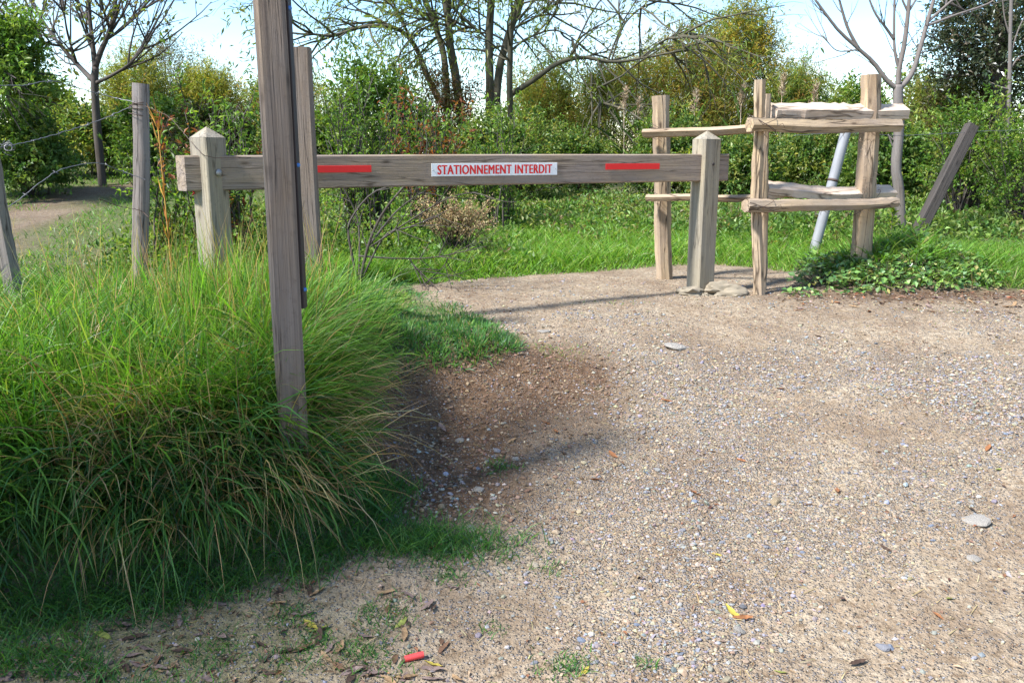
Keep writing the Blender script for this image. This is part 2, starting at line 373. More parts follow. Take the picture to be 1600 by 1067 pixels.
# zone masks
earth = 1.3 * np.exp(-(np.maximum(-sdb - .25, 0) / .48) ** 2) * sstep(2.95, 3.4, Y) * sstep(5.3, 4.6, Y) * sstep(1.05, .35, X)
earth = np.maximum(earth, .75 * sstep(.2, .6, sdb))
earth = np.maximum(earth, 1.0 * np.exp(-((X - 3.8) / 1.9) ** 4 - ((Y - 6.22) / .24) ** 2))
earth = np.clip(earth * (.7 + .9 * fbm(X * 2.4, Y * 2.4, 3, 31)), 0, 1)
turf = sstep(.0, -.25, sdt) * (1 - sstep(-.1, .25, sdm)) * (.55 + .6 * fbm(X * .8, Y * .8, 3, 33))
turf = np.clip(np.maximum(turf, .5 * np.exp(-((Y - 2.45 - .1 * X) / .35) ** 2) * sstep(-.2, -1.0, X)), 0, 1)
grav = .06 + 2.2 * (fbm(X * 1.15 + 3, Y * 1.5, 4, 41) - .44)
grav = grav + .45 * np.exp(-((X - .75 - .28 * (Y - 3)) / .5) ** 2) * sstep(5.6, 4.0, Y) + .35 * np.exp(-((X - 2.0) / .9) ** 2 - ((Y - 4.2) / .9) ** 2)
grav = grav - .7 * np.exp(-((X - 1.5) / .75) ** 2 - ((Y - 2.5) / .35) ** 2) - .5 * sstep(5.6, 6.6, Y)
grav = np.clip(grav - .6 * turf - .5 * earth, 0, 1); grav = np.where(sdm > 0, .3, grav); earth = np.where(sdm > -.1, np.clip(.55 + .9 * (fbm(X * 3, Y * 3, 3, 37) - .4), 0, 1), earth)
mask = np.stack([earth, turf, grav], -1)
ny, nx = X.shape; V = np.stack([X, Y, Z], -1).reshape(-1, 3)
ii = (np.arange(ny - 1)[:, None] * nx + np.arange(nx - 1)[None])
Q = np.stack([ii, ii + 1, ii + 1 + nx, ii + nx], -1)
q4 = lambda A: (A[:-1, :-1] + A[1:, :-1] + A[:-1, 1:] + A[1:, 1:]) / 4
on_track = q4(sdt) > 0; on_mud = q4(sdm) > 0
def patch(name, sel, label, cat):
    q = Q[sel]; u, inv = np.unique(q.ravel(), return_inverse=True)
    o = obj(name, make_mesh(name, V[u], None, inv.reshape(-1, 4), mask.reshape(-1, 3)[u]), M['soil'])
    return tag(o, label, cat, kind='structure')
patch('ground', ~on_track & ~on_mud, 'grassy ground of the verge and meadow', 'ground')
patch('gravel_track', on_track, 'sandy gravel track in the foreground with fallen leaves', 'track')
patch('muddy_path', on_mud & ~on_track, 'muddy trodden path crossing the meadow at left', 'path')

# ================================================================== WOODEN BARRIER
BA = np.array([-1.815, 4.83]); BB = np.array([1.605, 6.45])
be = (BB - BA) / np.linalg.norm(BB - BA); blen = float(np.linalg.norm(BB - BA)); bn = np.array([be[1], -be[0]])
phi = math.atan2(be[1], be[0])
BZ0, BZ1 = 1.302, 1.497
def bpt(s, off, z): p = BA + be * s + bn * off; return np.array([p[0], p[1], z])   # off: towards the camera from the beam's front face
broot = thing('wooden_barrier', (*(BA + BB) / 2, hz(*((BA + BB) / 2))), 'long weathered timber barrier with STATIONNEMENT INTERDIT plate and red strips', 'barrier')
O3 = np.array(broot.location)
TH = .092
mb = MB(); sweep(mb, rect(TH, BZ1 - BZ0, .008), bpt(0, -TH / 2, (BZ0 + BZ1) / 2), bpt(blen, -TH / 2, (BZ0 + BZ1) / 2), (0, 0, 1), n=40, wob=.0012, rough=.004, seed=3)
me = mb.mesh('beam', O3, smooth=True, sharp=28)
# the left end is sawn at a slant
for v in me.vertices:
    p = np.array(v.co) + O3; s = (p[:2] - BA).dot(be)
    if s < .02:
        back = -(p[:2] - BA).dot(bn); v.co[0] -= be[0] * back * .42; v.co[1] -= be[1] * back * .42
beam = obj('beam', me, M['beam'], broot)
def boolean_cut(o, V0):
    c = bpy.data.objects.new('cutter', V0); col.objects.link(c)
    md = o.modifiers.new('b', 'BOOLEAN'); md.operation = 'DIFFERENCE'; md.object = c; md.solver = 'EXACT'
    dg = bpy.context.evaluated_depsgraph_get(); me2 = bpy.data.meshes.new_from_object(o.evaluated_get(dg))
    o.modifiers.clear(); o.data = me2; bpy.data.objects.remove(c)
def barrier_post(s, rot, wd, ztop, lean=(0, 0), seed=1):
    b = bpt(s, -TH / 2, 0); zb = hz(b[0], b[1]) - .12
    mb = MB(); sec = rect(wd, wd, .007); zs = ztop - .06
    top = np.array([b[0] + lean[0], b[1] + lean[1], zs]); bot = np.array([b[0], b[1], zb])
    up = (math.cos(rot), math.sin(rot), 0)
    sweep(mb, sec, bot, top, up, n=22, wob=.0012, rough=.006, seed=seed)
    # pyramid cap
    d = np.array(up); sd_ = np.array([-d[1], d[0], 0]); r1 = [top + sd_ * x * .995 + d * y * .995 + (0, 0, .001) for x, y in sec]; ap = top + (0, 0, .062)
    G = [(x * 1.0 + 5, y + 5, 3 + .1 * k) for k, (x, y) in enumerate(sec)] + [(5, 5, 3.3)]
    mb.add(r1 + [ap], None, [(k, (k + 1) % 8, 8) for k in range(8)], None, G)
    o = obj('post', mb.mesh('post', O3, sharp=25), M['post'], broot)
    cb = MB(); sweep(cb, rect(TH + .012, BZ1 - BZ0 + .02, .001), bpt(-.6, -TH / 2, (BZ0 + BZ1) / 2 + .006), bpt(blen + .6, -TH / 2, (BZ0 + BZ1) / 2 + .006), (0, 0, 1), n=2)
    boolean_cut(o, cb.mesh('cut', O3)); o.data.set_sharp_from_angle(angle=R(25))
    return o, top
pl, ptop = barrier_post(.135, phi + R(32), .142, 1.652, (-.0, 0), 5)
pr, ptop2 = barrier_post(blen - .175, phi + R(3), .150, 1.662, (0, 0), 6)
def disc(mb, c, nrmv, r, th, k=12):
    nrmv = np.asarray(nrmv, float); nrmv /= np.linalg.norm(nrmv); tube(mb, [c, c + nrmv * th * .6, c + nrmv * th], [r, r, r * .6], k)
f = np.array([math.sin(phi + R(32)), -math.cos(phi + R(32)), 0])
pc = bpt(.135, -TH / 2, 1.40)
mb = MB(); disc(mb, pc + f * .072, f, .021, .014); tag(obj('bolt', mb.mesh('bolt', O3, sharp=40), M['steel'], pl))
f2 = np.array([math.sin(phi + R(3)), -math.cos(phi + R(3)), 0]); pc2 = bpt(blen - .175, -TH / 2, 1.425)
mb = MB(); disc(mb, pc2 + f2 * .0755 + np.array([.005, 0, 0]), f2, .011, .003); obj('bolt_hole_shade', mb.mesh('hole_shade', O3), M['shade_dark'], pr)  # dark disc on the face for the shade inside the hole
mb = MB(); disc(mb, pc + f * .072 + (-.02, 0, .165), f, .016, .003); disc(mb, pc + f * .072 + (-.018, 0, .145), f, .012, .003); obj('rust_stain', mb.mesh('stain', O3), plain('rust_stain', (.20, .075, .03), .9), pl)
# plate and strips on the beam's front face: s measured along the beam where the photograph shows them
def s_at(px):
    best = min(np.linspace(0, blen, 4000), key=lambda s: abs(800 + 1333 * (BA + be * s)[0] / ((BA + be * s)[1] * math.cos(PITCH) - (1.40 - 1.52) * math.sin(PITCH)) - px)); return float(best)
def plate(name, s0, s1, z0, z1, mat, th=.003, parent=broot):
    mb = MB(); c0 = bpt(s0, th / 2 + .0025, (z0 + z1) / 2); c1 = bpt(s1, th / 2 + .0025, (z0 + z1) / 2)
    sweep(mb, rect(th, z1 - z0, .0008), c0, c1, (0, 0, 1), n=2); return obj(name, mb.mesh(name, O3, sharp=20), mat, parent)
plate('reflective_strip', s_at(474), s_at(580), 1.394, 1.434, M['red'])
plate('reflective_strip', s_at(946), s_at(1030), 1.3935, 1.4335, M['red'])
ps0, ps1 = s_at(674), s_at(870)
sp_ = plate('sign_plate', ps0, ps1, 1.363, 1.443, M['white'])
cu = bpy.data.curves.new('lettering', 'FONT'); cu.body = 'STATIONNEMENT INTERDIT'; cu.size = .1; cu.offset = 0.0; cu.extrude = .0; cu.align_x = 'CENTER'; cu.align_y = 'CENTER'; cu.resolution_u = 4; cu.space_character = 1.10
to = bpy.data.objects.new('tmp', cu); col.objects.link(to); dg = bpy.context.evaluated_depsgraph_get(); me = bpy.data.meshes.new_from_object(to.evaluated_get(dg)); bpy.data.objects.remove(to)
co = np.array([v.co[:] for v in me.vertices]); ext = co.max(0) - co.min(0); cen = (co.max(0) + co.min(0)) / 2
tw = s_at(861.5) - s_at(683.5); tht = .057; smid = (s_at(861.5) + s_at(683.5)) / 2
for v, c in zip(me.vertices, co):
    s = smid + (c[0] - cen[0]) / ext[0] * tw; z = 1.4035 + (c[1] - cen[1]) / ext[1] * tht
    v.co = Vector(bpt(s, .0068, z) - O3)
lv = np.array([v.co[:] for v in me.vertices]); lf = [tuple(p.vertices) for p in me.polygons]; allv = []; allf = []
for k_, (sx, sz) in enumerate([(0, 0), (.0028, .0005), (-.0028, -.0005), (.0014, -.0008), (-.0014, .0008)]):   # struck five times over: bold
    allf += [tuple(i + len(allv) for i in f_) for f_ in lf]; allv += [tuple(p + np.array([be[0] * sx + bn[0] * .00025 * k_, be[1] * sx + bn[1] * .00025 * k_, sz])) for p in lv]
me = bpy.data.meshes.new('lettering'); me.from_pydata(allv, [], allf); me.update()
tag(obj('lettering', me, M['red'], sp_), 'red capital letters reading STATIONNEMENT INTERDIT')
for ss in (ps0 + .012, ps1 - .012):
    mb = MB(); disc(mb, bpt(ss, .0055, 1.403), (bn[0], bn[1], 0), .004, .003, 8); obj('screw', mb.mesh('screw', O3), M['steel'], sp_)
# red ribbon end caught under the beam beside the left post
mb = MB()
for k in range(4):
    a0 = bpt(.035 + .035 * k, -.05, BZ0 - .002); tube(mb, [a0, a0 + (.008 - .006 * k, .0, -.012), a0 + (-.006 + .004 * k, 0, -.026)], [.004, .006, .002], 4)
obj('ribbon', mb.mesh('ribbon', O3), M['red'], broot)
# concrete lumps at the foot of the right post
def lump(name, c, s, mat, parent=None, seed=0, sub=3, amp=.3, origin=(0, 0, 0), rz=0, rugged=0):
    bm = bmesh.new(); bmesh.ops.create_icosphere(bm, subdivisions=sub, radius=1); r = np.random.default_rng(seed)
    cs = r.normal(size=(9, 3)); cs /= np.linalg.norm(cs, axis=1)[:, None]; am = r.uniform(-1, 1, 9) * amp
    for v in bm.verts:
        d = np.array(v.co); k = 1 + sum(a * max(0, d.dot(q)) ** 3 for a, q in zip(am, cs)) + .05 * (r.random() - .5) + rugged * (fbm([d[0] * 3 + seed], [d[1] * 3 + d[2] * 2.3], 4, 7)[0] - .45); v.co = Vector(d * k)
        v.co = Vector((v.co[0] * s[0], v.co[1] * s[1], v.co[2] * s[2]))
    bmesh.ops.rotate(bm, verts=bm.verts, cent=(0, 0, 0), matrix=Matrix.Rotation(rz, 3, 'Z'))
    me = bpy.data.meshes.new(name); bm.to_mesh(me); bm.free()
    for p in me.polygons: p.use_smooth = True
    me.set_sharp_from_angle(angle=R(40))
    return obj(name, me, mat, parent, np.asarray(c) - np.asarray(origin))
bpos = bpt(blen - .175, -TH / 2, 0); zz = hz(bpos[0], bpos[1])
lump('footing', (bpos[0] - .09, bpos[1] - .05, zz + .0), (.11, .085, .045), M['concrete'], broot, 2, 4, rugged=1.1, amp=.5, origin=O3)
lump('footing', (bpos[0] + .15, bpos[1] - .07, zz + .005), (.125, .075, .055), M['concrete'], broot, 4, 4, rugged=1.1, amp=.6, origin=O3)
lump('footing', (bpos[0] + .02, bpos[1] - .12, zz - .01), (.06, .05, .03), M['concrete'], broot, 8, 4, rugged=1.1, amp=.5, origin=O3)

# ================================================================== TWO TALL POSTS IN THE GRASS
def tall_post(x, y, wd, dp, rot, z0, z1, seed, label, ch, strip):
    root = thing('timber_post', (x, y, hz(x, y)), label, 'post'); O = np.array(root.location); mb = MB()
    sweep(mb, rect(dp, wd, ch), (x, y, z0), (x, y, z1), (math.cos(rot), math.sin(rot), 0), n=34, wob=.002, rough=.008, seed=seed); obj('shaft', mb.mesh('shaft', O, sharp=25), M['signpost'], root)
    (sx, sy, sz0, sz1, sw, sd2, caps) = strip; mb = MB(); sweep(mb, rect(sw, sd2, .002), (sx, sy, sz0), (sx, sy, sz1), (0, 1, 0), n=6); obj('shade_strip', mb.mesh('shade_strip', O, sharp=25), M['shade_dark'], root)  # dark strip added to stand for the shaded side of the post
    for z in caps:
        mb = MB(); disc(mb, np.array([sx + .008, sy - .012, z]), (.6, -.8, 0), .008, .008, 8); obj('bolt_cap', mb.mesh('bolt_cap', O), M['bluecap'], root)
q = at(461.5, 200, 4.87)
tall_post(-.838, 3.12, .104, .108, R(18), .1, 2.06, 21, 'tall grey timber post in the long grass, nearest the camera', .014, (-.776, 3.135, .95, 2.05, .014, .05, (2.0, 1.47, 1.02)))
tall_post(-1.150, 4.9, .098, .10, R(4), .2, 2.07, 22, 'shorter grey timber post right behind the tall near one', .010, (q[0], q[1], 1.27, 2.05, .02, .05, ()))

# ================================================================== SPLIT-LOG FENCE WITH A NARROW GAP
FY = dict(l=7.15, m=6.35, r=6.85)
froot = thing('split_log_fence', (*at(1185, 470, 6.35)[:2], hz(*at(1185, 470, 6.35)[:2])), 'rustic chicane fence of split chestnut logs tied with wire beside the barrier', 'fence')
FO = np.array(froot.location)
def logsec(r, flat=0.0, k=9, seed=0, sy=1.0):
    rr = np.random.default_rng(seed); out = []
    for i in range(k):
        a = i / k * 2 * math.pi; q = r * (1 + .22 * (rr.random() - .5)); x, y = q * math.cos(a), q * math.sin(a) * sy
        if flat and y > r * flat: y = r * flat * (1 + .1 * (rr.random() - .5))
        out.append((x, y))
    return out
def logpiece(name, A, B, sec, seed, n=30, wob=.006, bend=0, scale=None, twist=0, mat='rustic', rough=.10, up=(0, 0, 1)):
    mb = MB(); sweep(mb, sec, A, B, up, n=n, wob=wob * 1.5, bend=bend, scale=scale, twist=twist, seed=seed, rough=rough * 1.25)
    return obj(name, mb.mesh(name, FO, sharp=26), M[mat], froot)
def to_ground(px, py, Yd):
    p = at(px, py, Yd); p[2] = hz(p[0], p[1]) - .15; return p
yv = (0, 1, 0)
logpiece('post', to_ground(1040, 440, 7.15), at(1031, 150, 7.15), logsec(.066, seed=1, k=6), 41, up=yv, wob=.003, rough=.06)
logpiece('post', to_ground(1184, 470, 6.33), at(1187, 125, 6.33), logsec(.042, seed=2, k=7, sy=.8), 42, up=yv, wob=.006, bend=.012, rough=.12, scale=[1.1, .95, 1.05, .9, .95])
logpiece('post', to_ground(1192, 470, 6.47), at(1199, 147, 6.47), logsec(.028, seed=3, k=6), 43, up=yv, wob=.005, rough=.15)
logpiece('post', to_ground(1347, 420, 6.85), at(1361, 117, 6.85), logsec(.078, seed=4, k=7), 44, up=yv, wob=.005, rough=.05, scale=[1.02, .97, 1.0, .96, .93])
# rails: left run behind, right run front and back
logpiece('rail', at(1006, 205, 7.02), at(1190, 200, 6.5), logsec(.048, .5, seed=5, k=6), 45, bend=-.012, wob=.004, rough=.07)
logpiece('rail', at(1011, 309, 7.04), at(1190, 307, 6.5), logsec(.040, .5, seed=6, k=6), 46, bend=.004, wob=.005, rough=.10)
logpiece('rail', at(1172, 196, 6.24), at(1404, 198, 6.74), logsec(.051, seed=7, k=6), 47, wob=.004, rough=.08)
logpiece('rail', at(1165, 321, 6.24), at(1399, 319, 6.74), logsec(.052, seed=8, k=7), 48, wob=.006, rough=.13, scale=[1.05, 1.0, .95, .9, .85])
logpiece('rail', at(1202, 176, 6.55), at(1407, 176, 6.98), [(-.08, -.045), (.0, -.07), (.08, -.06), (.09, .01), (.0, .068), (-.07, .05)], 49, wob=.006, rough=.10, mat='rustic_pale', bend=.01)
logpiece('rail', at(1194, 293, 6.55), at(1390, 303, 6.98), [(-.07, -.035), (.0, -.055), (.07, -.05), (.08, .0), (.0, .055), (-.065, .04)], 50, wob=.006, rough=.12, mat='rustic_pale', bend=-.015)
logpiece('rail', at(1197, 309, 6.52), at(1240, 301, 6.66), logsec(.022, seed=9, k=5), 51, wob=.003, rough=.2, mat='rustic_pale')
def tie(px, py, Yd, r, seed, n=3, tilt=.35):
    rr = np.random.default_rng(seed); c = at(px, py, Yd); mb = MB()
    for k in range(n):
        a = np.linspace(0, 2 * math.pi, 17); ti = tilt * (1 if k % 2 else -1) + rr.normal() * .15; q = r * (1 + .08 * rr.random())
        P = np.stack([c[0] + q * np.cos(a), c[1] + q * np.sin(a), c[2] + ti * q * np.cos(a) * 1.3 + (rr.random() - .5) * .02 + 0 * a], -1); tube(mb, P, .0022, 4, cap=False)
    e = c + (r * .9, -r, -.01); tube(mb, [e, e + (.03, -.02, .02), e + (.05, -.01, -.01)], .002, 4)
    obj('wire_tie', mb.mesh('tie', FO), M['rust'], froot)
for k, (px, py, Yd, r) in enumerate([(1033, 203, 7.12, .085), (1036, 309, 7.12, .075), (1190, 196, 6.32, .095), (1186, 321, 6.32, .10), (1357, 198, 6.84, .10), (1352, 317, 6.84, .098), (1395, 196, 6.75, .06), (1380, 318, 6.72, .062)]): tie(px, py, Yd, r, 60 + k)
# bark fibres that hang from the logs
rr = np.random.default_rng(5); mb = MB()
for k in range(46):
    px = rr.uniform(1175, 1400); py = 208 if rr.random() < .5 else 333; c = at(px, py - 4, 6.26 + (px - 1172) / 232 * .5 - .02); tube(mb, [c, c + (rr.normal() * .012, -.012, -.02 * rr.random()), c + (rr.normal() * .03, -.015, -.02 - .035 * rr.random())], [.0018, .0015, .0006], 3)
for k in range(16):
    c = at(rr.uniform(1345, 1372), rr.uniform(210, 300), 6.77); tube(mb, [c, c + (rr.normal() * .02, -.012, -.02), c + (rr.normal() * .03, -.02, -.05 * rr.random())], [.0016, .0014, .0006], 3)
tag(obj('bark_fibres', mb.mesh('fibres', FO), M['rustic_pale'], froot), kind='stuff')

# ================================================================== POSTS, PIPE AND WIRE
def lone_post(name, A, B, sec, mat, seed, label, cat, rough=.06, wob=.004, n=20):
    A = np.asarray(A, float); B = np.asarray(B, float); mb = MB(); sweep(mb, sec, A, B, (0, 1, 0), n=n, wob=wob, rough=rough, seed=seed)
    o = obj(name, mb.mesh(name, A, sharp=38), M[mat], None, A); return tag(o, label, cat)
lone_post('fence_post', to_ground(208, 385, 5.5), at(221, 131, 5.5), logsec(.05, seed=11, k=9), 'oldpost', 71, 'grey weathered fence post with wire wrapped round it, left of the barrier', 'post')
lone_post('fence_post', to_ground(22, 400, 4.7), at(-22, 205, 4.5), logsec(.047, seed=12, k=9), 'oldpost', 72, 'leaning grey fence post cut off by the left edge', 'post', rough=.12)
lone_post('leaning_post', to_ground(1415, 385, 8.6), at(1519, 197, 8.9), rect(.115, .11, .01), 'darkpost', 73, 'dark timber post leaning right, behind the split-log fence', 'post', rough=.02)
mb = MB(); A = to_ground(1264, 405, 8.2); B = at(1326, 190, 8.35); P = [A + (B - A) * t_ for t_ in np.linspace(0, 1, 12)]
tube(mb, P, .047, 18); pip = obj('leaning_pipe', mb.mesh('pipe', A, sharp=40), M['pipe'], None, A); tag(pip, 'grey pipe leaning behind the split-log fence', 'pipe')
mb = MB(); c = A + (B - A) * .62; d_ = (B - A) / np.linalg.norm(B - A); tube(mb, [c - d_ * .012, c + d_ * .012], .0495, 18); obj('clamp', mb.mesh('clamp', A), M['rust'], pip)
# barbed wire strands
def strand(label, pts, seed, barbs=True, r=.0026, mat='wire', n=60):
    pts = np.array(pts, float); rr = np.random.default_rng(seed); tt = np.linspace(0, len(pts) - 1, n); i = np.clip(tt.astype(int), 0, len(pts) - 2); f_ = (tt - i)[:, None]
    p0 = pts[np.maximum(i - 1, 0)]; p1 = pts[i]; p2 = pts[i + 1]; p3 = pts[np.minimum(i + 2, len(pts) - 1)]
    P = .5 * (2 * p1 + (p2 - p0) * f_ + (2 * p0 - 5 * p1 + 4 * p2 - p3) * f_ ** 2 + (3 * p1 - p0 - 3 * p2 + p3) * f_ ** 3)
    P = P + rr.normal(size=P.shape) * .0015; mb = MB(); tube(mb, P, r, 5)
    o = obj('barbed_wire', mb.mesh('wire', P[0]), M[mat], None, P[0]); tag(o, label, 'wire')
    if barbs:
        for k in range(5, n - 3, 9):
            mb = MB(); c = P[k]
            for q in range(2):
                d = rr.normal(size=3); d /= np.linalg.norm(d); tube(mb, [c - d * .018, c, c + d * .018], [.0012, .003, .0012], 4)
            obj('barb', mb.mesh('barb', P[0]), M[mat], o)
strand('barbed wire sloping from the leaning left post up to the grey fence post', [at(-40, 236, 4.6), at(15, 228, 4.7), at(80, 212, 5.0), at(150, 190, 5.3), at(207, 166, 5.45)], 1)
strand('slack barbed wire looping low between the two left fence posts', [at(-20, 345, 4.6), at(30, 312, 4.75), at(90, 268, 5.0), at(150, 255, 5.25), at(185, 266, 5.4), at(228, 281, 5.44)], 2)
strand('upper barbed wire crossing the top of the left meadow', [at(-30, 133, 4.7), at(35, 134, 5.0), at(80, 127, 5.2), at(130, 140, 5.4), at(175, 152, 5.48), at(210, 160, 5.45)], 3)
strand('dark broken wire hanging below the slack strand by the grey post', [at(155, 311, 5.2), at(185, 322, 5.4), at(215, 328, 5.44), at(226, 334, 5.44), at(232, 340, 5.4)], 4, False, .0025, 'rust')
strand('dark wire running from the grey fence post to the left barrier post', [at(207, 161, 5.44), at(232, 168, 5.44), at(262, 182, 5.3), at(285, 205, 5.1), at(310, 235, 4.74), at(330, 246, 4.74), at(392, 246, 4.9)], 5, False, .002, 'rust')
strand('thin barbed wire behind the split-log fence reaching the leaning dark post', [at(1240, 212, 8.3), at(1322, 208, 8.3), at(1400, 212, 8.5), at(1470, 209, 8.7), at(1512, 207, 8.85), at(1640, 200, 9.3)], 6)
mb = MB(); c0 = at(14, 226, 4.68)
for k in range(4):
    a = np.linspace(0, 5.2 + k, 14); q = .02 + .006 * k; tube(mb, np.stack([c0[0] + q * np.cos(a + k), c0[1] - .01 + .012 * np.sin(a), c0[2] + q * .7 * np.sin(a + k) - .004 * a], -1), .0022, 4)
tag(obj('wire_knot', mb.mesh('knot', c0), M['wire'], None, c0), 'curled knot of bright wire at the left edge', 'wire')
mb = MB(); c0 = at(216, 172, 5.5)
for k, py in enumerate((163, 167, 173, 180)):
    c = at(217 - (py - 160) * .04, py, 5.5); a = np.linspace(0, 6.4, 15); tube(mb, np.stack([c[0] + .056 * np.cos(a), c[1] + .056 * np.sin(a), c[2] + .012 * np.cos(a + k)], -1), .0024, 4)
tag(obj('wire_wrap', mb.mesh('wrap', c0), M['rust'], None, c0), 'dark wire wrapped round the grey fence post', 'wire')

# ================================================================== FOLIAGE GENERATORS
def leaves(mb, P, D, Nn, ln, wd, C, fold=.25):
    """leaf-sized faces: a kite folded along its midrib. P base, D direction, Nn up side"""
    D = nrm(D); S = nrm(np.cross(D, Nn)); U = np.cross(S, D); ln = np.asarray(ln)[:, None] * np.ones((len(P), 1)); wd = np.asarray(wd)[:, None] * np.ones((len(P), 1))
    a = P; tip = P + D * ln - U * ln * .12; mid = P + D * ln * .45
    l = mid + S * wd * .5 + U * wd * fold; r = mid - S * wd * .5 + U * wd * fold
    n = len(P); V = np.stack([a, r, tip, l], 1).reshape(-1, 3); i = np.arange(n)[:, None] * 4
    T = np.concatenate([i + np.array([[0, 1, 2]]), i + np.array([[0, 2, 3]])]); mb.add(V, None, T, np.repeat(C, 4, 0), V)
def pal(r, n, cols, wts, jit=.18):
    cols = np.array(cols); k = r.choice(len(cols), n, p=np.array(wts) / np.sum(wts)); c = cols[k] * (1 + jit * r.normal(size=(n, 1))) * (1 + .06 * r.normal(size=(n, 3))); return np.clip(c, .004, .9)
GREEN = [(.080, .150, .028), (.12, .205, .036), (.18, .24, .042), (.05, .10, .022)]
DARKG = [(.085, .155, .036), (.13, .21, .046), (.195, .26, .058), (.28, .31, .075)]
LIME = [(.15, .245, .035), (.22, .30, .045), (.10, .18, .03), (.27, .30, .065)]
OLIVE = [(.22, .25, .055), (.30, .30, .065), (.17, .21, .048), (.38, .33, .085)]
GOLD = [(.46, .37, .07), (.52, .37, .06), (.34, .33, .065), (.25, .28, .06)]
TAMA = [(.28, .31, .07), (.37, .35, .085), (.21, .26, .065), (.45, .35, .08), (.38, .22, .07)]
EVER = [(.04, .058, .028), (.065, .085, .042), (.10, .11, .06), (.14, .12, .075)]
RUSTY = [(.30, .10, .04), (.36, .15, .05), (.22, .06, .035), (.16, .17, .04)]
def bush_leaves(mb, c, rx, ry, h, nspr, per, ll, lw, spl, cols, wts, seed, upb=.4, zlo=.03, hollow=.35, lobes=14, lamp=.55, jit=.16):
    r = np.random.default_rng(seed); c = np.asarray(c, float)
    d = nrm(r.normal(size=(nspr, 3))); d[:, 2] = np.where(d[:, 2] < -.6, -d[:, 2], d[:, 2])
    lc = nrm(r.normal(size=(lobes, 3)) + (0, 0, .25)); la = r.uniform(-.6, 1, lobes) * lamp
    k = .72 + sum(a * np.exp(9 * (d @ q - 1)) for a, q in zip(la, lc)); k = np.clip(k, .3, 1.45)
    rad = k * (hollow + (1 - hollow) * r.random(nspr) ** .6) * np.where(r.random(nspr) < .16, 1.05 + .3 * r.random(nspr), 1)
    P = c + np.stack([d[:, 0] * rx * rad, d[:, 1] * ry * rad, h * .42 + d[:, 2] * h * .58 * rad], -1)
    P[:, 2] = np.maximum(P[:, 2], c[2] + zlo + .1 * h * r.random(nspr))
    ax = nrm(d * .7 + np.array([0, 0, upb]) + .55 * r.normal(size=(nspr, 3)))
    cs = pal(r, nspr, cols, wts, .10)
    tt = np.repeat(np.linspace(0, 1, per)[None], nspr, 0) + .08 * r.normal(size=(nspr, per))
    Pl = (P[:, None] + ax[:, None] * tt[..., None] * spl * (.6 + .8 * r.random((nspr, 1, 1)))).reshape(-1, 3)
    A = np.repeat(ax, per, 0); n = len(Pl)
    D = A * .55 + r.normal(size=(n, 3)) * .75; Nn = np.array([0, 0, 1.]) + .55 * r.normal(size=(n, 3))
    C = np.clip(np.repeat(cs, per, 0) * (1 + jit * r.normal(size=(n, 1))), .004, .9)
    leaves(mb, Pl, D, Nn, ll * (.6 + .7 * r.random(n)), lw * (.65 + .6 * r.random(n)), C)
    return P
def bush(name, px0, px1, pytop, Yd, label, cols, wts, n=700, per=8, ll=.05, lw=.024, spl=.16, seed=0, depth=.8, base=None, mat='leaf', stems=26, upb=.4, cat='bush', group=None, hollow=.35, lamp=.55, stem_mat='bark', jit=.16):
    a = at(px0, 260, Yd); b = at(px1, 260, Yd); cx = (a[0] + b[0]) / 2; rx = abs(b[0] - a[0]) / 2
    z0 = hz(cx, Yd) if base is None else base; top = at((px0 + px1) / 2, pytop, Yd)[2]; h = max(.3, (top - z0) / 1.0)
    root = thing(name, (cx, Yd, z0), label, cat, group); O = np.array([cx, Yd, z0]); r = np.random.default_rng(seed + 900)
    mb = MB(); P = bush_leaves(mb, O, rx, rx * depth, h, n, per, ll, lw, spl, cols, wts, seed, upb, hollow=hollow, lamp=lamp, jit=jit)
    obj('foliage', mb.mesh('foliage', O, smooth=False), M[mat], root)
    if stems:
        mb = MB()
        for q in r.choice(len(P), stems, replace=False):
            e = P[q] - O; s0 = np.array([r.normal() * rx * .12, r.normal() * rx * .1, -.05]); m1 = s0 * .6 + e * .35 + (0, 0, .18 * h)
            tt = np.linspace(0, 1, 7)[:, None]; Pp = (1 - tt) ** 2 * s0 + 2 * tt * (1 - tt) * m1 + tt ** 2 * e; Pp = Pp + r.normal(size=Pp.shape) * .008 * h
            tube(mb, Pp, np.linspace(.006 + .006 * h, .0025, 7), 4)
        obj('stems', mb.mesh('stems', (0, 0, 0)), M[stem_mat], root)
    return root
def grow(mb, P0, d, ln, r0, depth, rr, sites, curl=.25, grav=0., up=.0, kids=(3, 5), k=5, ratio=.55, spread=.75, seg=7):
    d = np.asarray(d, float); d = d / np.linalg.norm(d); P = [np.asarray(P0, float)]; dd = d.copy()
    for i in range(seg - 1):
        dd = dd + rr.normal(size=3) * curl * .35 + np.array([0, 0, up - grav * (i / seg)]) * .3; dd /= np.linalg.norm(dd); P.append(P[-1] + dd * ln / (seg - 1))
    P = np.array(P); tube(mb, P, np.linspace(r0, r0 * .35, seg), k if depth > 0 else 3, cap=False, seed=int(rr.integers(50)))
    if depth == 0:
        for q in P[1:]: sites.append((q, dd))
        return P
    for j in range(int(rr.integers(*kids))):
        t_ = rr.uniform(.25, 1); i = min(int(t_ * (seg - 1)), seg - 2); b = P[i] + (P[i + 1] - P[i]) * (t_ * (seg - 1) - i)
        ld = P[i + 1] - P[i]; nd_ = nrm(ld) + nrm(rr.normal(size=3)) * spread
        grow(mb, b, nd_, ln * ratio * rr.uniform(.7, 1.15), r0 * (1 - .6 * t_) * .6, depth - 1, rr, sites, curl, grav, up, kids, max(3, k - 1), ratio, spread, max(4, seg - 1))
    return P
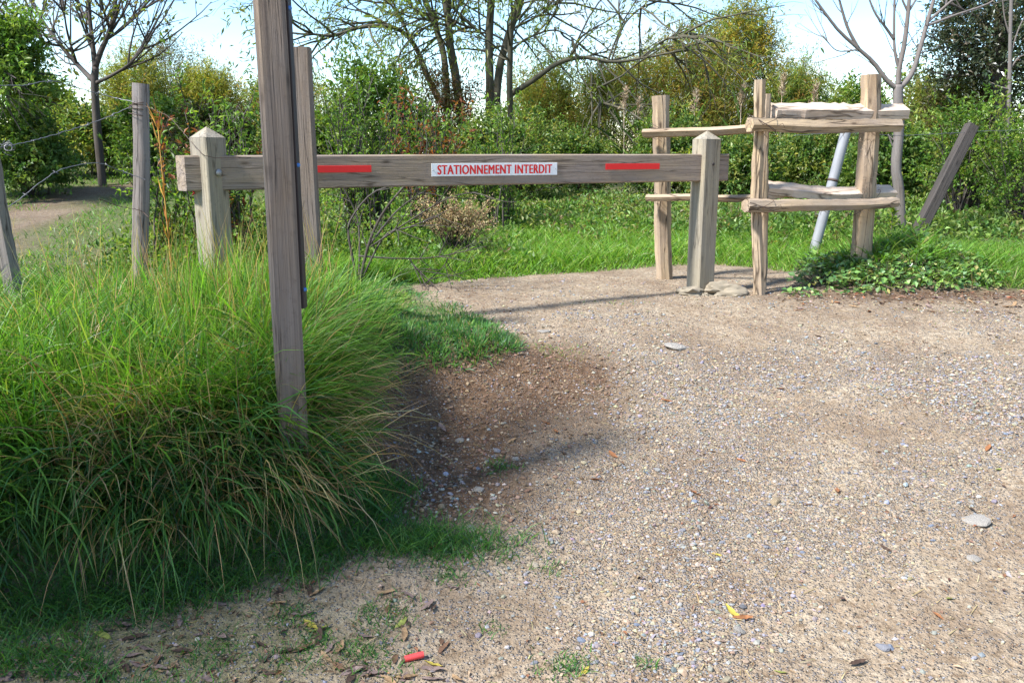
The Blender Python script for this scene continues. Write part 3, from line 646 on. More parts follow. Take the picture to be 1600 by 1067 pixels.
def limb(mb, pts, r0, r1, k=8, rough=.12, seed=0, n=14):
    pts = np.array(pts, float); tt = np.linspace(0, len(pts) - 1, n); i = np.clip(tt.astype(int), 0, len(pts) - 2); f_ = (tt - i)[:, None]
    p0 = pts[np.maximum(i - 1, 0)]; p1 = pts[i]; p2 = pts[i + 1]; p3 = pts[np.minimum(i + 2, len(pts) - 1)]
    P = .5 * (2 * p1 + (p2 - p0) * f_ + (2 * p0 - 5 * p1 + 4 * p2 - p3) * f_ ** 2 + (3 * p1 - p0 - 3 * p2 + p3) * f_ ** 3)
    tube(mb, P, np.linspace(r0, r1, n), k, rough=rough, seed=seed); return P
def site_leaves(mb, sites, per, ll, lw, cols, wts, seed, jit=.05, hang=.2):
    r = np.random.default_rng(seed); P = np.array([s[0] for s in sites]); D = np.array([s[1] for s in sites]); n = len(P) * per
    P = np.repeat(P, per, 0) + r.normal(size=(n, 3)) * jit; D = np.repeat(D, per, 0) * .5 + r.normal(size=(n, 3)) * .7 + np.array([0, 0, -hang])
    leaves(mb, P, D, np.array([0, 0, 1.]) + .7 * r.normal(size=(n, 3)), ll * (.6 + .7 * r.random(n)), lw * (.7 + .6 * r.random(n)), pal(r, n, cols, wts))

# ================================================================== TREES
def tree_root(name, p, label): return thing(name, tuple(p), label, 'tree')
def trunk_crown(root, mbt, mbl, tmat, lmat='leaf'):
    O = np.array(root.location); obj('trunk', mbt.mesh('trunk', O), M[tmat], root)
    if mbl is not None and mbl.n: obj('crown', mbl.mesh('crown', O, smooth=False), M[lmat], root)
# tree on the left: forked trunk, thin crown with a few yellow-green leaves
def left_tree():
    Yd = 13.2; r = np.random.default_rng(11); b = at(158, 270, Yd); b[2] = hz(b[0], Yd); root = tree_root('ash_tree', b, 'thin forked tree with sparse yellowing leaves beside the muddy path')
    mt, ml, S = MB(), MB(), []
    A = lambda px, py, dy=0: at(px, py, Yd + dy)
    limb(mt, [b - (0, 0, .15), A(152, 200), A(148, 140), A(149, 105)], .066, .052)
    main = [([A(149, 108), A(145, 70), A(141, 30), A(138, -30)], .06), ([A(149, 105), A(158, 80), A(170, 52), A(180, 10), A(186, -40)], .065), ([A(147, 128), A(120, 100, .3), A(95, 72, .4), A(75, 45, .6), A(40, -10, .8)], .055),
            ([A(150, 130), A(175, 118, -.3), A(205, 98, -.4), A(235, 62, -.5)], .04), ([A(166, 62), A(195, 42, .3), A(225, 10, .5)], .035), ([A(141, 40), A(125, 10, .4), A(115, -30, .5)], .035), ([A(95, 72, .4), A(70, 66, .2), A(45, 40, .2)], .03), ([A(172, 48), A(160, 10, -.5), A(150, -30, -.6)], .03), ([A(120, 100, .3), A(105, 50, -.2), A(98, 0, -.4)], .03)]
    for k, (pts, r0) in enumerate(main):
        P = limb(mt, pts, r0 * .75, r0 * .25, 7, seed=k)
        for j in range(9):
            i = int(r.integers(3, len(P) - 1)); d = nrm(P[i] - P[i - 1]) + nrm(r.normal(size=3)) * .75; grow(mt, P[i], d, r.uniform(.7, 1.5), .016, 1, r, S, up=.25, kids=(3, 5))
    S = [S[i] for i in r.permutation(len(S))[:int(len(S) * .34)]]
    site_leaves(ml, S, 2, .10, .045, [(.20, .21, .04), (.13, .17, .035), (.27, .24, .05), (.16, .12, .06)], [3, 3, 2, 1.5], 3, .06)
    trunk_crown(root, mt, ml, 'bark')
left_tree()
# several-stemmed willow in the middle, with two arching boughs
def willow():
    Yd = 15.6; r = np.random.default_rng(12); b = at(745, 200, Yd); b[2] = hz(b[0], Yd); root = tree_root('willow_tree', b, 'many-stemmed willow with long arching boughs behind the barrier')
    mt, ml, S = MB(), MB(), []; A = lambda px, py, dy=0: at(px, py, Yd + dy)
    g = lambda px: A(px, 215)
    main = [([g(725), A(712, 120), A(703, 70), A(700, 30), A(690, -40)], .17, .12), ([g(765), A(765, 120), A(764, 60), A(768, 0), A(770, -50)], .16, .12), ([g(775), A(778, 125, .3), A(793, 60, .4), A(812, 10, .5), A(822, -40, .5)], .16, .1),
            ([g(800), A(796, 140, -.2), A(797, 90, -.2), A(800, 40, -.3), A(815, -30, -.4)], .12, .08), ([g(700), A(695, 100, .4), A(683, 50, .5), A(668, 10, .6), A(655, -30, .7)], .13, .08),
            ([A(690, 165), A(668, 120), A(650, 75), A(620, 45, -.2), A(570, 42, -.4), A(520, 56, -.6), A(478, 52, -.8)], .12, .035), ([A(795, 150), A(830, 128, -.2), A(870, 100, -.3), A(910, 90, -.4), A(955, 97, -.5), A(1000, 92, -.6), A(1075, 77, -.8)], .11, .03),
            ([A(955, 97, -.5), A(975, 40, -.5), A(1010, 5, -.6), A(1040, -25, -.6)], .035, .015), ([A(800, 78, -.2), A(825, 60), A(870, 48), A(915, 75)], .05, .015), ([A(762, 62), A(740, 45), A(715, 45)], .035, .02), ([A(650, 75), A(625, 30, .2), A(600, -10, .3)], .06, .03),
            ([A(812, 40, .5), A(850, 20, .3), A(900, -15, .3)], .05, .025), ([A(620, 45, -.2), A(560, 15, -.2), A(520, -20, -.2)], .04, .02), ([A(700, 40), A(665, 30, -.4), A(620, -15, -.5)], .05, .03), ([A(1000, 92, -.6), A(1040, 62, -.7), A(1085, 52, -.9)], .03, .012), ([A(910, 90, -.4), A(935, 140, -.7), A(945, 165, -.8)], .02, .008)]
    for k, (pts, r0, r1) in enumerate(main):
        P = limb(mt, pts, r0 * .48, r1 * .5, 8, .15, k, 18); big = r0 > .1
        for j in range(13 if k in (5, 6) else 9):
            i = int(r.integers(7 if big else 3, len(P) - 1)); d = nrm(P[i] - P[i - 1]) * .8 + nrm(r.normal(size=3)) * .9; grow(mt, P[i], d, r.uniform(.8, 2.0), .020, 2 if j % 3 == 0 else 1, r, S, grav=.35, kids=(3, 5), curl=.3)
    S = [S[i] for i in r.permutation(len(S))[:int(len(S) * .9)]]
    S1 = [s for s in S if not (s[0][0] > at(850, 100, Yd)[0] or s[0][0] < at(610, 100, Yd)[0])] + [s for s in S if (s[0][0] > at(850, 100, Yd)[0] or s[0][0] < at(610, 100, Yd)[0])][::3]
    site_leaves(ml, S1, 4, .13, .028, [(.17, .23, .05), (.23, .27, .06), (.12, .17, .045), (.30, .28, .08)], [3, 3, 2, 1], 4, .12, .5)
    trunk_crown(root, mt, ml, 'bark_green')
willow()
# small bare tree behind the split-log fence
def bare_tree():
    Yd = 8.7; r = np.random.default_rng(13); b = at(1406, 368, Yd); b[2] = hz(b[0], Yd); root = tree_root('bare_sapling', b, 'small leafless tree with smooth pale trunk behind the split-log fence')
    mt, S = MB(), []; A = lambda px, py, dy=0: at(px, py, Yd + dy)
    limb(mt, [b + (.02, 0, -.1), A(1407, 345), A(1404, 290), A(1400, 260), A(1405, 200), A(1403, 150), A(1404, 133)], .055, .044, 9, .08)
    main = [([A(1403, 140), A(1385, 125), A(1365, 98), A(1342, 77), A(1312, 50), A(1290, 22), A(1268, -8)], .026, .010), ([A(1342, 77), A(1325, 45), A(1314, 10), A(1308, -15)], .018, .009), ([A(1404, 135), A(1405, 108), A(1413, 70), A(1419, 20), A(1422, -20)], .03, .016),
            ([A(1405, 108), A(1400, 90), A(1397, 60), A(1398, -10)], .018, .01), ([A(1397, 62), A(1385, 45), A(1367, 20), A(1355, -10)], .015, .008), ([A(1406, 138), A(1425, 115), A(1438, 75), A(1449, 35), A(1462, -10)], .03, .016), ([A(1448, 36), A(1475, 12), A(1500, -10)], .016, .008), ([A(1445, 42), A(1490, 25), A(1540, 8), A(1560, -5)], .014, .006),
            ([A(1342, 77), A(1325, 80), A(1305, 78), A(1285, 55)], .009, .004), ([A(1400, 222), A(1391, 215), A(1388, 212)], .012, .006), ([A(1404, 240), A(1395, 228), A(1388, 210)], .012, .006), ([A(1419, 20), A(1410, 0), A(1404, -20)], .012, .007), ([A(1419, 20), A(1432, -2), A(1440, -20)], .012, .007)]
    for k, (pts, r0, r1) in enumerate(main):
        P = limb(mt, pts, r0, r1, 7, .08, k)
        if k in (9, 10): continue
        for j in range(4):
            i = int(r.integers(3, len(P) - 1)); d = nrm(P[i] - P[i - 1]) + nrm(r.normal(size=3)) * .8; grow(mt, P[i], d, r.uniform(.2, .5), .005, 1, r, S, up=.3, kids=(1, 3))
    trunk_crown(root, mt, None, 'bark_pale')
bare_tree()
# dark evergreen at the right edge, with a pale slender stem beside it
def evergreen():
    Yd = 12.2; r = np.random.default_rng(14); b = at(1570, 300, Yd); b[2] = hz(b[0], Yd); root = tree_root('evergreen_oak', b, 'dark evergreen tree filling the upper right corner')
    mt, ml, S = MB(), MB(), []; A = lambda px, py, dy=0: at(px, py, Yd + dy)
    limb(mt, [b - (0, 0, .1), A(1565, 200), A(1560, 100), A(1570, 0), A(1575, -80)], .14, .07)
    for k in range(26):
        p = A(r.uniform(1545, 1580), r.uniform(-60, 130)); d = np.array([r.normal(), r.normal() * .6, .25]); grow(mt, p, d, r.uniform(.7, 1.25), .03, 2, r, S, kids=(3, 5), curl=.35)
    for q, (px, py, dy, rr_) in enumerate([(1530, 30, 0, .62), (1590, 20, .3, .8), (1500, 75, -.1, .42), (1560, 100, -.2, .6), (1620, 90, 0, .8), (1510, 120, .2, .4), (1550, -40, 0, .8), (1600, 140, .1, .5), (1492, 20, .2, .35), (1640, -30, .1, .9), (1575, 55, -.4, .5)]):
        c = A(px, py, dy); bush_leaves(ml, c - (0, 0, rr_ * .8), rr_, rr_ * .9, rr_ * 1.6, 150, 8, .07, .032, .28, EVER, [3, 3, 2, 1], 300 + q, .1, zlo=.0, hollow=.25, lamp=.9)
    trunk_crown(root, mt, ml, 'bark', 'leaf_gloss')
    mt, S = MB(), []; b = at(1572, 235, 10.6); b[2] = hz(b[0], 10.6); root = tree_root('slender_sapling', b, 'slender pale bare stem in front of the dark evergreen')
    A = lambda px, py, dy=0: at(px, py, 10.6 + dy)
    limb(mt, [b - (0, 0, .1), A(1570, 240), A(1576, 170), A(1578, 90), A(1580, 0), A(1582, -40)], .03, .018, 6)
    for pts in ([A(1578, 90), A(1590, 50), A(1604, 20)], [A(1577, 140), A(1560, 135), A(1550, 130)], [A(1579, 60), A(1570, 30), A(1566, -5)], [A(1578, 110), A(1592, 90), A(1610, 85)]): limb(mt, pts, .011, .005, 5)
    trunk_crown(root, mt, None, 'bark_pale')
evergreen()
# leafy tree at the left edge
def edge_tree():
    Yd = 11.5; r = np.random.default_rng(15); b = at(-20, 270, Yd); b[2] = hz(b[0], Yd); root = tree_root('leafy_tree', b, 'green leafy tree at the left edge above the barbed wire')
    mt, ml, S = MB(), MB(), []; A = lambda px, py, dy=0: at(px, py, Yd + dy)
    limb(mt, [b - (0, 0, .1), A(-25, 150), A(-15, 60), A(-25, -30)], .09, .05)
    for q, (px, py, dy, rr_) in enumerate([(5, 75, 0, .38), (-25, 40, .2, .45), (15, 130, -.2, .36), (-25, 120, 0, .4), (38, 100, .2, .22), (-60, 70, 0, .6), (30, 60, .1, .2), (48, 140, .1, .2)]):
        c = A(px, py, dy); bush_leaves(ml, c - (0, 0, rr_ * .6), rr_, rr_ * .9, rr_ * 1.4, 105, 9, .085, .036, .25, [(.14, .24, .045), (.19, .29, .055), (.26, .33, .07), (.09, .16, .035)], [3, 3, 2, 1], 400 + q, .1, zlo=.0, hollow=.15)
        for k in range(4): grow(mt, A(-20, 100), c - A(-20, 100) + r.normal(size=3) * .2, .9, .02, 1, r, S)
    trunk_crown(root, mt, ml, 'bark')
edge_tree()
# the tree whose leaves lie in the foreground: it stands left of the camera, out of the picture, and shades the near ground
def shade_tree(b, targets, seed, label):
    r = np.random.default_rng(seed); b = np.array([b[0], b[1], hz(*b)]); root = tree_root('shade_tree', b, label); mt, ml = MB(), MB(); sd3 = np.array(sdir)
    fork = b + (.1, .05, 1.7); limb(mt, [b - (0, 0, .1), b + (.03, 0, .8), fork], .13, .09)
    for k, (gx0, gy0, hh, rad, n) in enumerate(targets):
        g0 = np.array([gx0, gy0, .15]); c = g0 + sd3 * (hh / sd3[2]); limb(mt, [fork, (fork + c) / 2 + (0, 0, .25), c], .04, .012, 5)
        bush_leaves(ml, c - (0, 0, rad * .6), rad, rad, rad * 1.3, n, 7, .11, .045, .25, GREEN, [2, 3, 2, 1], seed * 50 + k, .1, zlo=0, hollow=.05)
    trunk_crown(root, mt, ml, 'bark')
shade_tree((-5.0, .3), [(-2.3, 2.2, 3.6, .45, 60), (-1.7, 2.5, 4.0, .5, 80), (-1.1, 2.7, 3.4, .45, 85), (-.65, 2.9, 3.9, .42, 75), (-.4, 3.2, 3.3, .3, 40), (-.7, 2.35, 4.4, .4, 35), (-1.5, 2.0, 3.2, .5, 45), (-.15, 3.7, 3.5, .32, 24), (.1, 3.85, 3.9, .3, 24), (.0, 4.2, 4.1, .3, 14)], 81, 'leafy tree left of the view whose shade covers the near ground')

# ================================================================== BUSHES
# far skyline first, then the hedge, then the shrubs near the barrier
def needle(name, x0, x1, top, Yd, label, cols, wts, seed, n=1100, **k):
    return bush(name, x0, x1, top, Yd, label, cols, wts, n=int(n * 1.5), per=12, ll=.10, lw=.017, spl=.38, seed=seed, upb=.7, cat='shrub', jit=.22, **k)
needle('tamarisk_shrub', 790, 935, 108, 18.0, 'yellow-olive feathery shrub right of the willow stems', TAMA, [3, 2, 3, 1, .6], 101)
needle('tamarisk_shrub', 880, 1050, 92, 17.2, 'broad feathery olive shrub under the end of the arching bough', TAMA, [3, 2, 3, 1.2, 1], 102, n=1300)
needle('tamarisk_shrub', 1000, 1150, 78, 17.0, 'rust-tinged feathery shrub behind the left split-log post', TAMA, [2, 3, 2, 2, 1.2], 103, n=1300)
needle('tamarisk_shrub', 1060, 1225, -2, 18.2, 'tall golden feathery shrub rising highest right of centre', GOLD + [(.10, .14, .035)], [3, 2, 3, 2, 2], 104, n=1900, depth=.6)
needle('tamarisk_shrub', 1165, 1300, 105, 17.4, 'dark olive feathery shrub above the middle split-log posts', TAMA + DARKG[:1], [2, 1, 3, .6, .4, 2], 105)
bush('leafy_bush', 1270, 1400, 112, 18.5, 'light green bush on the skyline behind the tall split-log post', LIME, [3, 2, 2, 1], n=700, per=9, ll=.10, lw=.045, spl=.3, seed=106)
bush('leafy_bush', 1370, 1500, 118, 16.5, 'yellow-green bush behind the forks of the bare tree', LIME + OLIVE, [2, 2, 2, 1, 2, 2, 1, 1], n=800, per=9, ll=.085, lw=.04, spl=.3, seed=107)
needle('twiggy_shrub', 1205, 1275, 55, 21, 'sparse twiggy shrub on the skyline between golden shrub and bare tree', OLIVE, [2, 2, 2, 1], 108, n=160, stems=60)
bush('leafy_bush', 490, 680, 92, 13.5, 'large bright green bush right of the tall near post', LIME + GREEN, [2, 2, 3, .7, 3, 3, 2, 1], n=1100, per=9, ll=.085, lw=.04, spl=.3, seed=110)
bush('leafy_bush', 800, 880, 105, 19, 'small light green bush on the skyline right of the willow', LIME, [3, 2, 2, 1], n=350, per=9, ll=.10, lw=.045, spl=.3, seed=111)
bush('thorn_thicket', 640, 765, 112, 15.0, 'brown tangled thicket round the foot of the willow', [(.13, .075, .035), (.17, .10, .045), (.07, .055, .025), (.07, .09, .025)], [3, 2, 2, 2], n=900, per=8, ll=.09, lw=.02, spl=.3, seed=112, stems=60)
bush('bramble_bush', 555, 730, 176, 13.6, 'dark bramble mound behind the red-leaved shrub', DARKG, [3, 3, 2, .6], n=1100, per=9, ll=.07, lw=.042, spl=.2, seed=113)
bush('bramble_bush', 690, 870, 186, 12.6, 'dark bramble mound below the willow', DARKG + OLIVE[:2], [3, 3, 2.5, 1, 1, .6], n=1500, per=9, ll=.058, lw=.036, spl=.2, seed=114)
bush('bramble_bush', 820, 980, 212, 13.8, 'dark bramble mound behind the right half of the beam', DARKG + OLIVE[:2], [3, 3, 2.5, 1, 1.2, .8], n=1500, per=9, ll=.055, lw=.034, spl=.22, seed=115)
bush('bramble_bush', 960, 1120, 196, 13.4, 'dark bramble mound behind the left split-log post', DARKG + OLIVE[:2], [3, 3, 2.5, 1, 1, .6], n=1500, per=9, ll=.058, lw=.036, spl=.2, seed=116)
bush('bramble_bush', 1060, 1230, 214, 12.4, 'dark bramble mound seen through the left rails', DARKG + OLIVE[:2], [3, 3, 2.5, 1, 1, .8], n=1500, per=9, ll=.06, lw=.034, spl=.24, seed=117)
bush('bramble_bush', 1190, 1350, 204, 13.2, 'dark bramble mound behind the right rails', DARKG + OLIVE[:2], [3, 3, 2.5, 1, 1, .6], n=1500, per=9, ll=.058, lw=.036, spl=.2, seed=118)
bush('bramble_bush', 1310, 1450, 200, 11.6, 'dark bramble mound behind the bare tree', DARKG, [3, 2, 2, .6], n=1300, per=9, ll=.065, lw=.04, spl=.2, seed=119)
needle('twiggy_shrub', 1390, 1620, 112, 12.8, 'olive twiggy scrub hanging under the dark evergreen', OLIVE + [(.12, .08, .045)], [2, 1, 3, .6, 3], 120, n=900, stems=80)
bush('thorn_shrub', 1440, 1580, 150, 10.2, 'light green thorny shrub right of the leaning dark post', LIME + GREEN, [3, 2, 3, 1, 2, 2, 1, 1], n=520, per=9, ll=.05, lw=.026, spl=.22, seed=121, stems=60, hollow=.1, lamp=.8)
bush('thorn_shrub', 1530, 1680, 190, 9.6, 'light green thorny shrub cut off by the right edge', LIME + GREEN, [3, 2, 3, 1.4, 2, 2, 1, 1], n=620, per=9, ll=.045, lw=.024, spl=.2, seed=122, stems=60, hollow=.1, lamp=.8)
bush('bramble_bush', 1640, 1850, 185, 11.2, 'bramble mound just beyond the right edge of the view', DARKG + OLIVE[:2], [3, 3, 2.5, 1, 1, .6], n=1100, per=9, ll=.058, lw=.036, spl=.2, seed=125)
needle('tamarisk_shrub', 1600, 1900, 60, 15.0, 'feathery shrub behind the brambles beyond the right edge', TAMA, [3, 2, 3, 1, .6], 126)
# left side
needle('twiggy_shrub', 205, 330, 46, 22, 'pale brown twiggy shrub on the skyline right of the forked tree', [(.22, .17, .10), (.17, .14, .08), (.13, .13, .04)], [3, 2, 2], 130, n=420, stems=90)
bush('leafy_bush', 20, 150, 112, 17.5, 'yellow-green bush behind the forked tree, left', LIME + OLIVE, [3, 2, 2, 1, 2, 2, 1, 1], n=800, per=9, ll=.10, lw=.045, spl=.3, seed=131)
needle('tamarisk_shrub', 150, 290, 105, 17.8, 'olive feathery shrub right behind the forked tree', OLIVE + TAMA, [2, 2, 2, 1, 2, 2, 2, 1, .5], 132)
needle('tamarisk_shrub', 260, 400, 96, 18.4, 'yellowish feathery shrub behind the left barrier post', OLIVE + GOLD, [2, 2, 2, 1, 1, .6, 1, 1], 133)
needle('tamarisk_shrub', 370, 520, 120, 18.4, 'yellowish feathery shrub hidden behind the tall near post', OLIVE + GOLD, [2, 2, 2, 1, 1, .6, 1, 1], 134)
bush('bramble_bush', -40, 125, 178, 12.3, 'dark bramble mound at the left edge of the meadow', DARKG, [4, 2, 1, .3], n=1300, per=9, ll=.07, lw=.042, spl=.2, seed=135)
bush('bramble_bush', 85, 215, 172, 14.4, 'olive bramble mound behind the forked trunk', DARKG + OLIVE, [2, 2, 2, 1, 2, 1, 2, 1], n=900, per=9, ll=.08, lw=.042, spl=.25, seed=136)
bush('bramble_bush', 190, 300, 165, 14.0, 'green bramble mound behind the grey fence post', GREEN + DARKG, [2, 2, 1, 1, 2, 2, 1, 1], n=900, per=9, ll=.08, lw=.042, spl=.25, seed=137)
bush('thorn_thicket', 270, 420, 150, 13.5, 'brown and green thicket behind the left barrier post', [(.09, .05, .03), (.06, .07, .02), (.08, .12, .025), (.05, .085, .02)], [2, 2, 2, 2], n=1000, per=9, ll=.07, lw=.035, spl=.25, seed=138, stems=50)
bush('bramble_bush', 400, 570, 168, 13.4, 'green bramble mound behind the tall near post', GREEN + DARKG, [2, 2, 1, 1, 2, 2, 1, 1], n=1000, per=9, ll=.075, lw=.042, spl=.22, seed=139)
# young shrubs with long leafy shoots close behind the barrier
def shoots(name, x0, x1, ytop, Yd, nsh, label, seed, red=.12, ll=.055, lean=.5, hmin=.5, n_leaf=22):
    r = np.random.default_rng(seed); a = at(x0, 300, Yd); b = at(x1, 300, Yd); cx = (a[0] + b[0]) / 2; hw = abs(b[0] - a[0]) / 2; z0 = hz(cx, Yd); top = at((x0 + x1) / 2, ytop, Yd)[2] - z0
    root = thing(name, (cx, Yd, z0), label, 'shrub'); mt, ml = MB(), MB()
    for k in range(nsh):
        bx = r.uniform(-.45, .45) * hw; base = np.array([bx, r.normal() * .22, -.05]); tipx = bx + r.normal() * lean * hw * .7; h = top * r.uniform(hmin, 1.02); e = np.array([np.clip(tipx, -hw, hw) if r.random() < .9 else tipx, r.normal() * .35, h]); m1 = base * .5 + e * .5 + np.array([(bx - tipx) * .2, 0, h * .18])
        tt = np.linspace(0, 1, 9)[:, None]; P = (1 - tt) ** 2 * base + 2 * tt * (1 - tt) * m1 + tt ** 2 * e + r.normal(size=(9, 3)) * .012; tube(mt, P, np.linspace(.010, .0025, 9), 5)
        isred = r.random() < red
        for s in range(5):
            i = int(r.integers(1, 8)); d = nrm(P[i] - P[i - 1]) + nrm(r.normal(size=3)) * .8; d[2] += .3; S = []; Q = grow(mt, P[i], d, .18 + .25 * r.random(), .004, 0, r, S, curl=.3, seg=6)
            m = n_leaf // 2; j = r.uniform(.1, 1, m) * 4.99; ji = j.astype(int); PP = Q[ji] + (Q[ji + 1] - Q[ji]) * (j - ji)[:, None]
            cc = pal(r, m, RUSTY if isred else LIME[:3] + GREEN[:2], [3, 3, 2, 1] if isred else [3, 3, 3, 2, 2]); leaves(ml, PP, nrm(d) * .6 + r.normal(size=(m, 3)) * .6, np.array([0, 0, 1.]) + .5 * r.normal(size=(m, 3)), ll * (.7 + .6 * r.random(m)), ll * .42 * (.8 + .4 * r.random(m)), cc)
        m = n_leaf; j = r.uniform(.08, 1, m) * 7.99; ji = j.astype(int); PP = P[ji] + (P[ji + 1] - P[ji]) * (j - ji)[:, None]; dd = P[ji + 1] - P[ji]
        cc = pal(r, m, RUSTY if isred else LIME[:3] + GREEN[:2], [3, 3, 2, 1] if isred else [3, 3, 3, 2, 2]); leaves(ml, PP, nrm(dd) * .5 + r.normal(size=(m, 3)) * .6, np.array([0, 0, 1.]) + .5 * r.normal(size=(m, 3)), ll * (.7 + .6 * r.random(m)), ll * .42 * (.8 + .4 * r.random(m)), cc)
    obj('stems', mt.mesh('stems'), M['bark'], root); obj('foliage', ml.mesh('foliage', smooth=False), M['leaf'], root); return root
shoots('wild_shrub', 275, 420, 120, 7.6, 34, 'fresh green leafy shrub between the left barrier post and the tall near post', 201, red=.10, ll=.06)
shoots('wild_shrub', 490, 640, 118, 8.6, 50, 'green leafy shrub just right of the tall near post', 202, red=.03, ll=.055)
shoots('wild_shrub', 600, 740, 140, 9.8, 40, 'shrub with reddish leaves above the middle of the beam', 203, red=.45, ll=.06)
shoots('wild_shrub', 730, 830, 148, 10.0, 16, 'small leafy shrub with upright shoots above the plate', 204, red=.05, ll=.065, hmin=.6)
shoots('wild_shrub', 215, 290, 165, 7.9, 14, 'low leafy shrub between the grey fence post and the left barrier post', 205, red=.1, ll=.06)
# bare grey branches below the beam
def dead_branch():
    r = np.random.default_rng(31); Yd = 6.6; b = at(560, 425, Yd); b[2] = hz(b[0], Yd); root = thing('dead_branches', tuple(b), 'bare tangled grey branches below the beam right of the tall posts', 'branches'); mt, S = MB(), []; A = lambda px, py, dy=0: at(px, py, Yd + dy)
    runs = [([b, A(575, 385), A(600, 330), A(650, 270), A(670, 240)], .014), ([b, A(545, 370), A(550, 340), A(585, 300), A(640, 285)], .012), ([A(560, 400), A(620, 404), A(680, 402), A(760, 385)], .008), ([b, A(600, 370), A(640, 355), A(690, 335)], .009), ([b, A(560, 350, .2), A(540, 300, .2), A(525, 270, .2)], .009), ([A(640, 405), A(655, 425), A(680, 445)], .006), ([A(700, 402), A(690, 420), A(655, 450)], .005), ([A(575, 385), A(620, 330, .3), A(660, 300, .3)], .010), ([A(580, 385), A(640, 345, -.2), A(700, 310, -.3), A(745, 300, -.3)], .008)]
    for k, (p, r0) in enumerate(runs):
        P = limb(mt, p, r0, r0 * .4, 5, .15, k)
        for j in range(7):
            i = int(r.integers(3, len(P) - 1)); grow(mt, P[i], nrm(P[i] - P[i - 1]) + nrm(r.normal(size=3)) * .8, r.uniform(.15, .45), .004, 1, r, S, kids=(1, 3), seg=5)
    obj('twigs', mt.mesh('twigs', b), M['bark'], root)
    ml = MB(); S = [S[i] for i in r.permutation(len(S))[:160]]; site_leaves(ml, S, 2, .04, .018, LIME + [(.2, .15, .08)], [2, 2, 2, 1, 1], 5, .02); obj('foliage', ml.mesh('foliage', b, smooth=False), M['leaf'], root)
dead_branch()
# dry reddish-brown seed bush
r = np.random.default_rng(33); b = at(712, 398, 7.9); b[2] = hz(b[0], 7.9); root = thing('dry_seed_bush', tuple(b), 'dry reddish-brown seed bush in the grass below the plate', 'bush'); mt, ml = MB(), MB()
for k in range(90):
    a_ = r.uniform(0, 6.28); sp = r.uniform(.05, .46); e = np.array([math.cos(a_) * sp, math.sin(a_) * sp * .7, r.uniform(.36, .64)]); s0 = np.array([r.normal() * .05, r.normal() * .04, 0]); tt = np.linspace(0, 1, 6)[:, None]; P = s0 + (e - s0) * tt + np.array([0, 0, .08]) * np.sin(tt * 3.14); tube(mt, P, np.linspace(.004, .002, 6), 3)
    m = 60; q = r.uniform(.45, 1.05, m)[:, None]; PP = s0 + (e - s0) * q + np.array([0, 0, .08]) * np.sin(np.minimum(q, 1) * 3.14) + r.normal(size=(m, 3)) * .014; leaves(ml, PP, r.normal(size=(m, 3)) + (0, 0, .5), r.normal(size=(m, 3)), .022 * (.6 + .8 * r.random(m)), .012 + 0 * q[:, 0], pal(r, m, [(.36, .26, .13), (.46, .35, .19), (.26, .175, .09), (.22, .22, .08)], [3, 3, 2, 1.4]))
obj('stems', mt.mesh('stems'), M['bark'], root); obj('seed_heads', ml.mesh('seed_heads', smooth=False), M['dry'], root)
# reed plumes in front of the feathery shrubs
for k, (px, py) in enumerate([(1158, 158), (1222, 140), (1272, 155), (975, 160), (996, 176), (1085, 165)]):
    r = np.random.default_rng(500 + k); t_ = at(px, py, 14.2); z0 = hz(t_[0], 14.2); mb = MB(); ml = MB(); h = t_[2] - z0
    root = thing('reed', (t_[0], 14.2, z0), ['feathery reed plume left of the middle split-log posts', 'feathery reed plume right of the middle split-log posts, highest of the row', 'feathery reed plume above the pale top rail', 'faded reed plume behind the right end of the beam', 'faded reed plume just left of the left split-log post', 'faded reed plume right of the left split-log post'][k], 'reed', 'reed plumes before the feathery shrubs')
    tube(mb, [(0, 0, 0), (.02, 0, h * .5), (0, 0, h)], [.006, .005, .003], 4); obj('stalk', mb.mesh('stalk'), M['rustic_pale'], root)
    m = 160; q = r.random(m); PP = np.stack([r.normal(size=m) * .035 * (1 - q) + .02 * q, r.normal(size=m) * .03, h - .12 + q * .34], -1); leaves(ml, PP, np.stack([r.normal(size=m) * .5, r.normal(size=m) * .4, np.ones(m) * .6], -1), r.normal(size=(m, 3)), .05 + .05 * r.random(m), .012 + 0 * q, pal(r, m, [(.42, .33, .22), (.33, .25, .16)], [1, 1])); obj('plume', ml.mesh('plume', smooth=False), M['dry'], root)
    ml = MB(); m = 14; zz_ = r.uniform(.3, .85, m) * h; leaves(ml, np.stack([0 * zz_, 0 * zz_, zz_], -1), np.stack([r.normal(size=m), r.normal(size=m) * .6, .9 + 0 * zz_], -1), np.tile([0, 0, 1.], (m, 1)), .45 + .2 * r.random(m), .03 + 0 * zz_, pal(r, m, GREEN + OLIVE[:2], [1, 2, 2, 1, 1, 1])); obj('blades', ml.mesh('blades', smooth=False), M['leaf'], root)
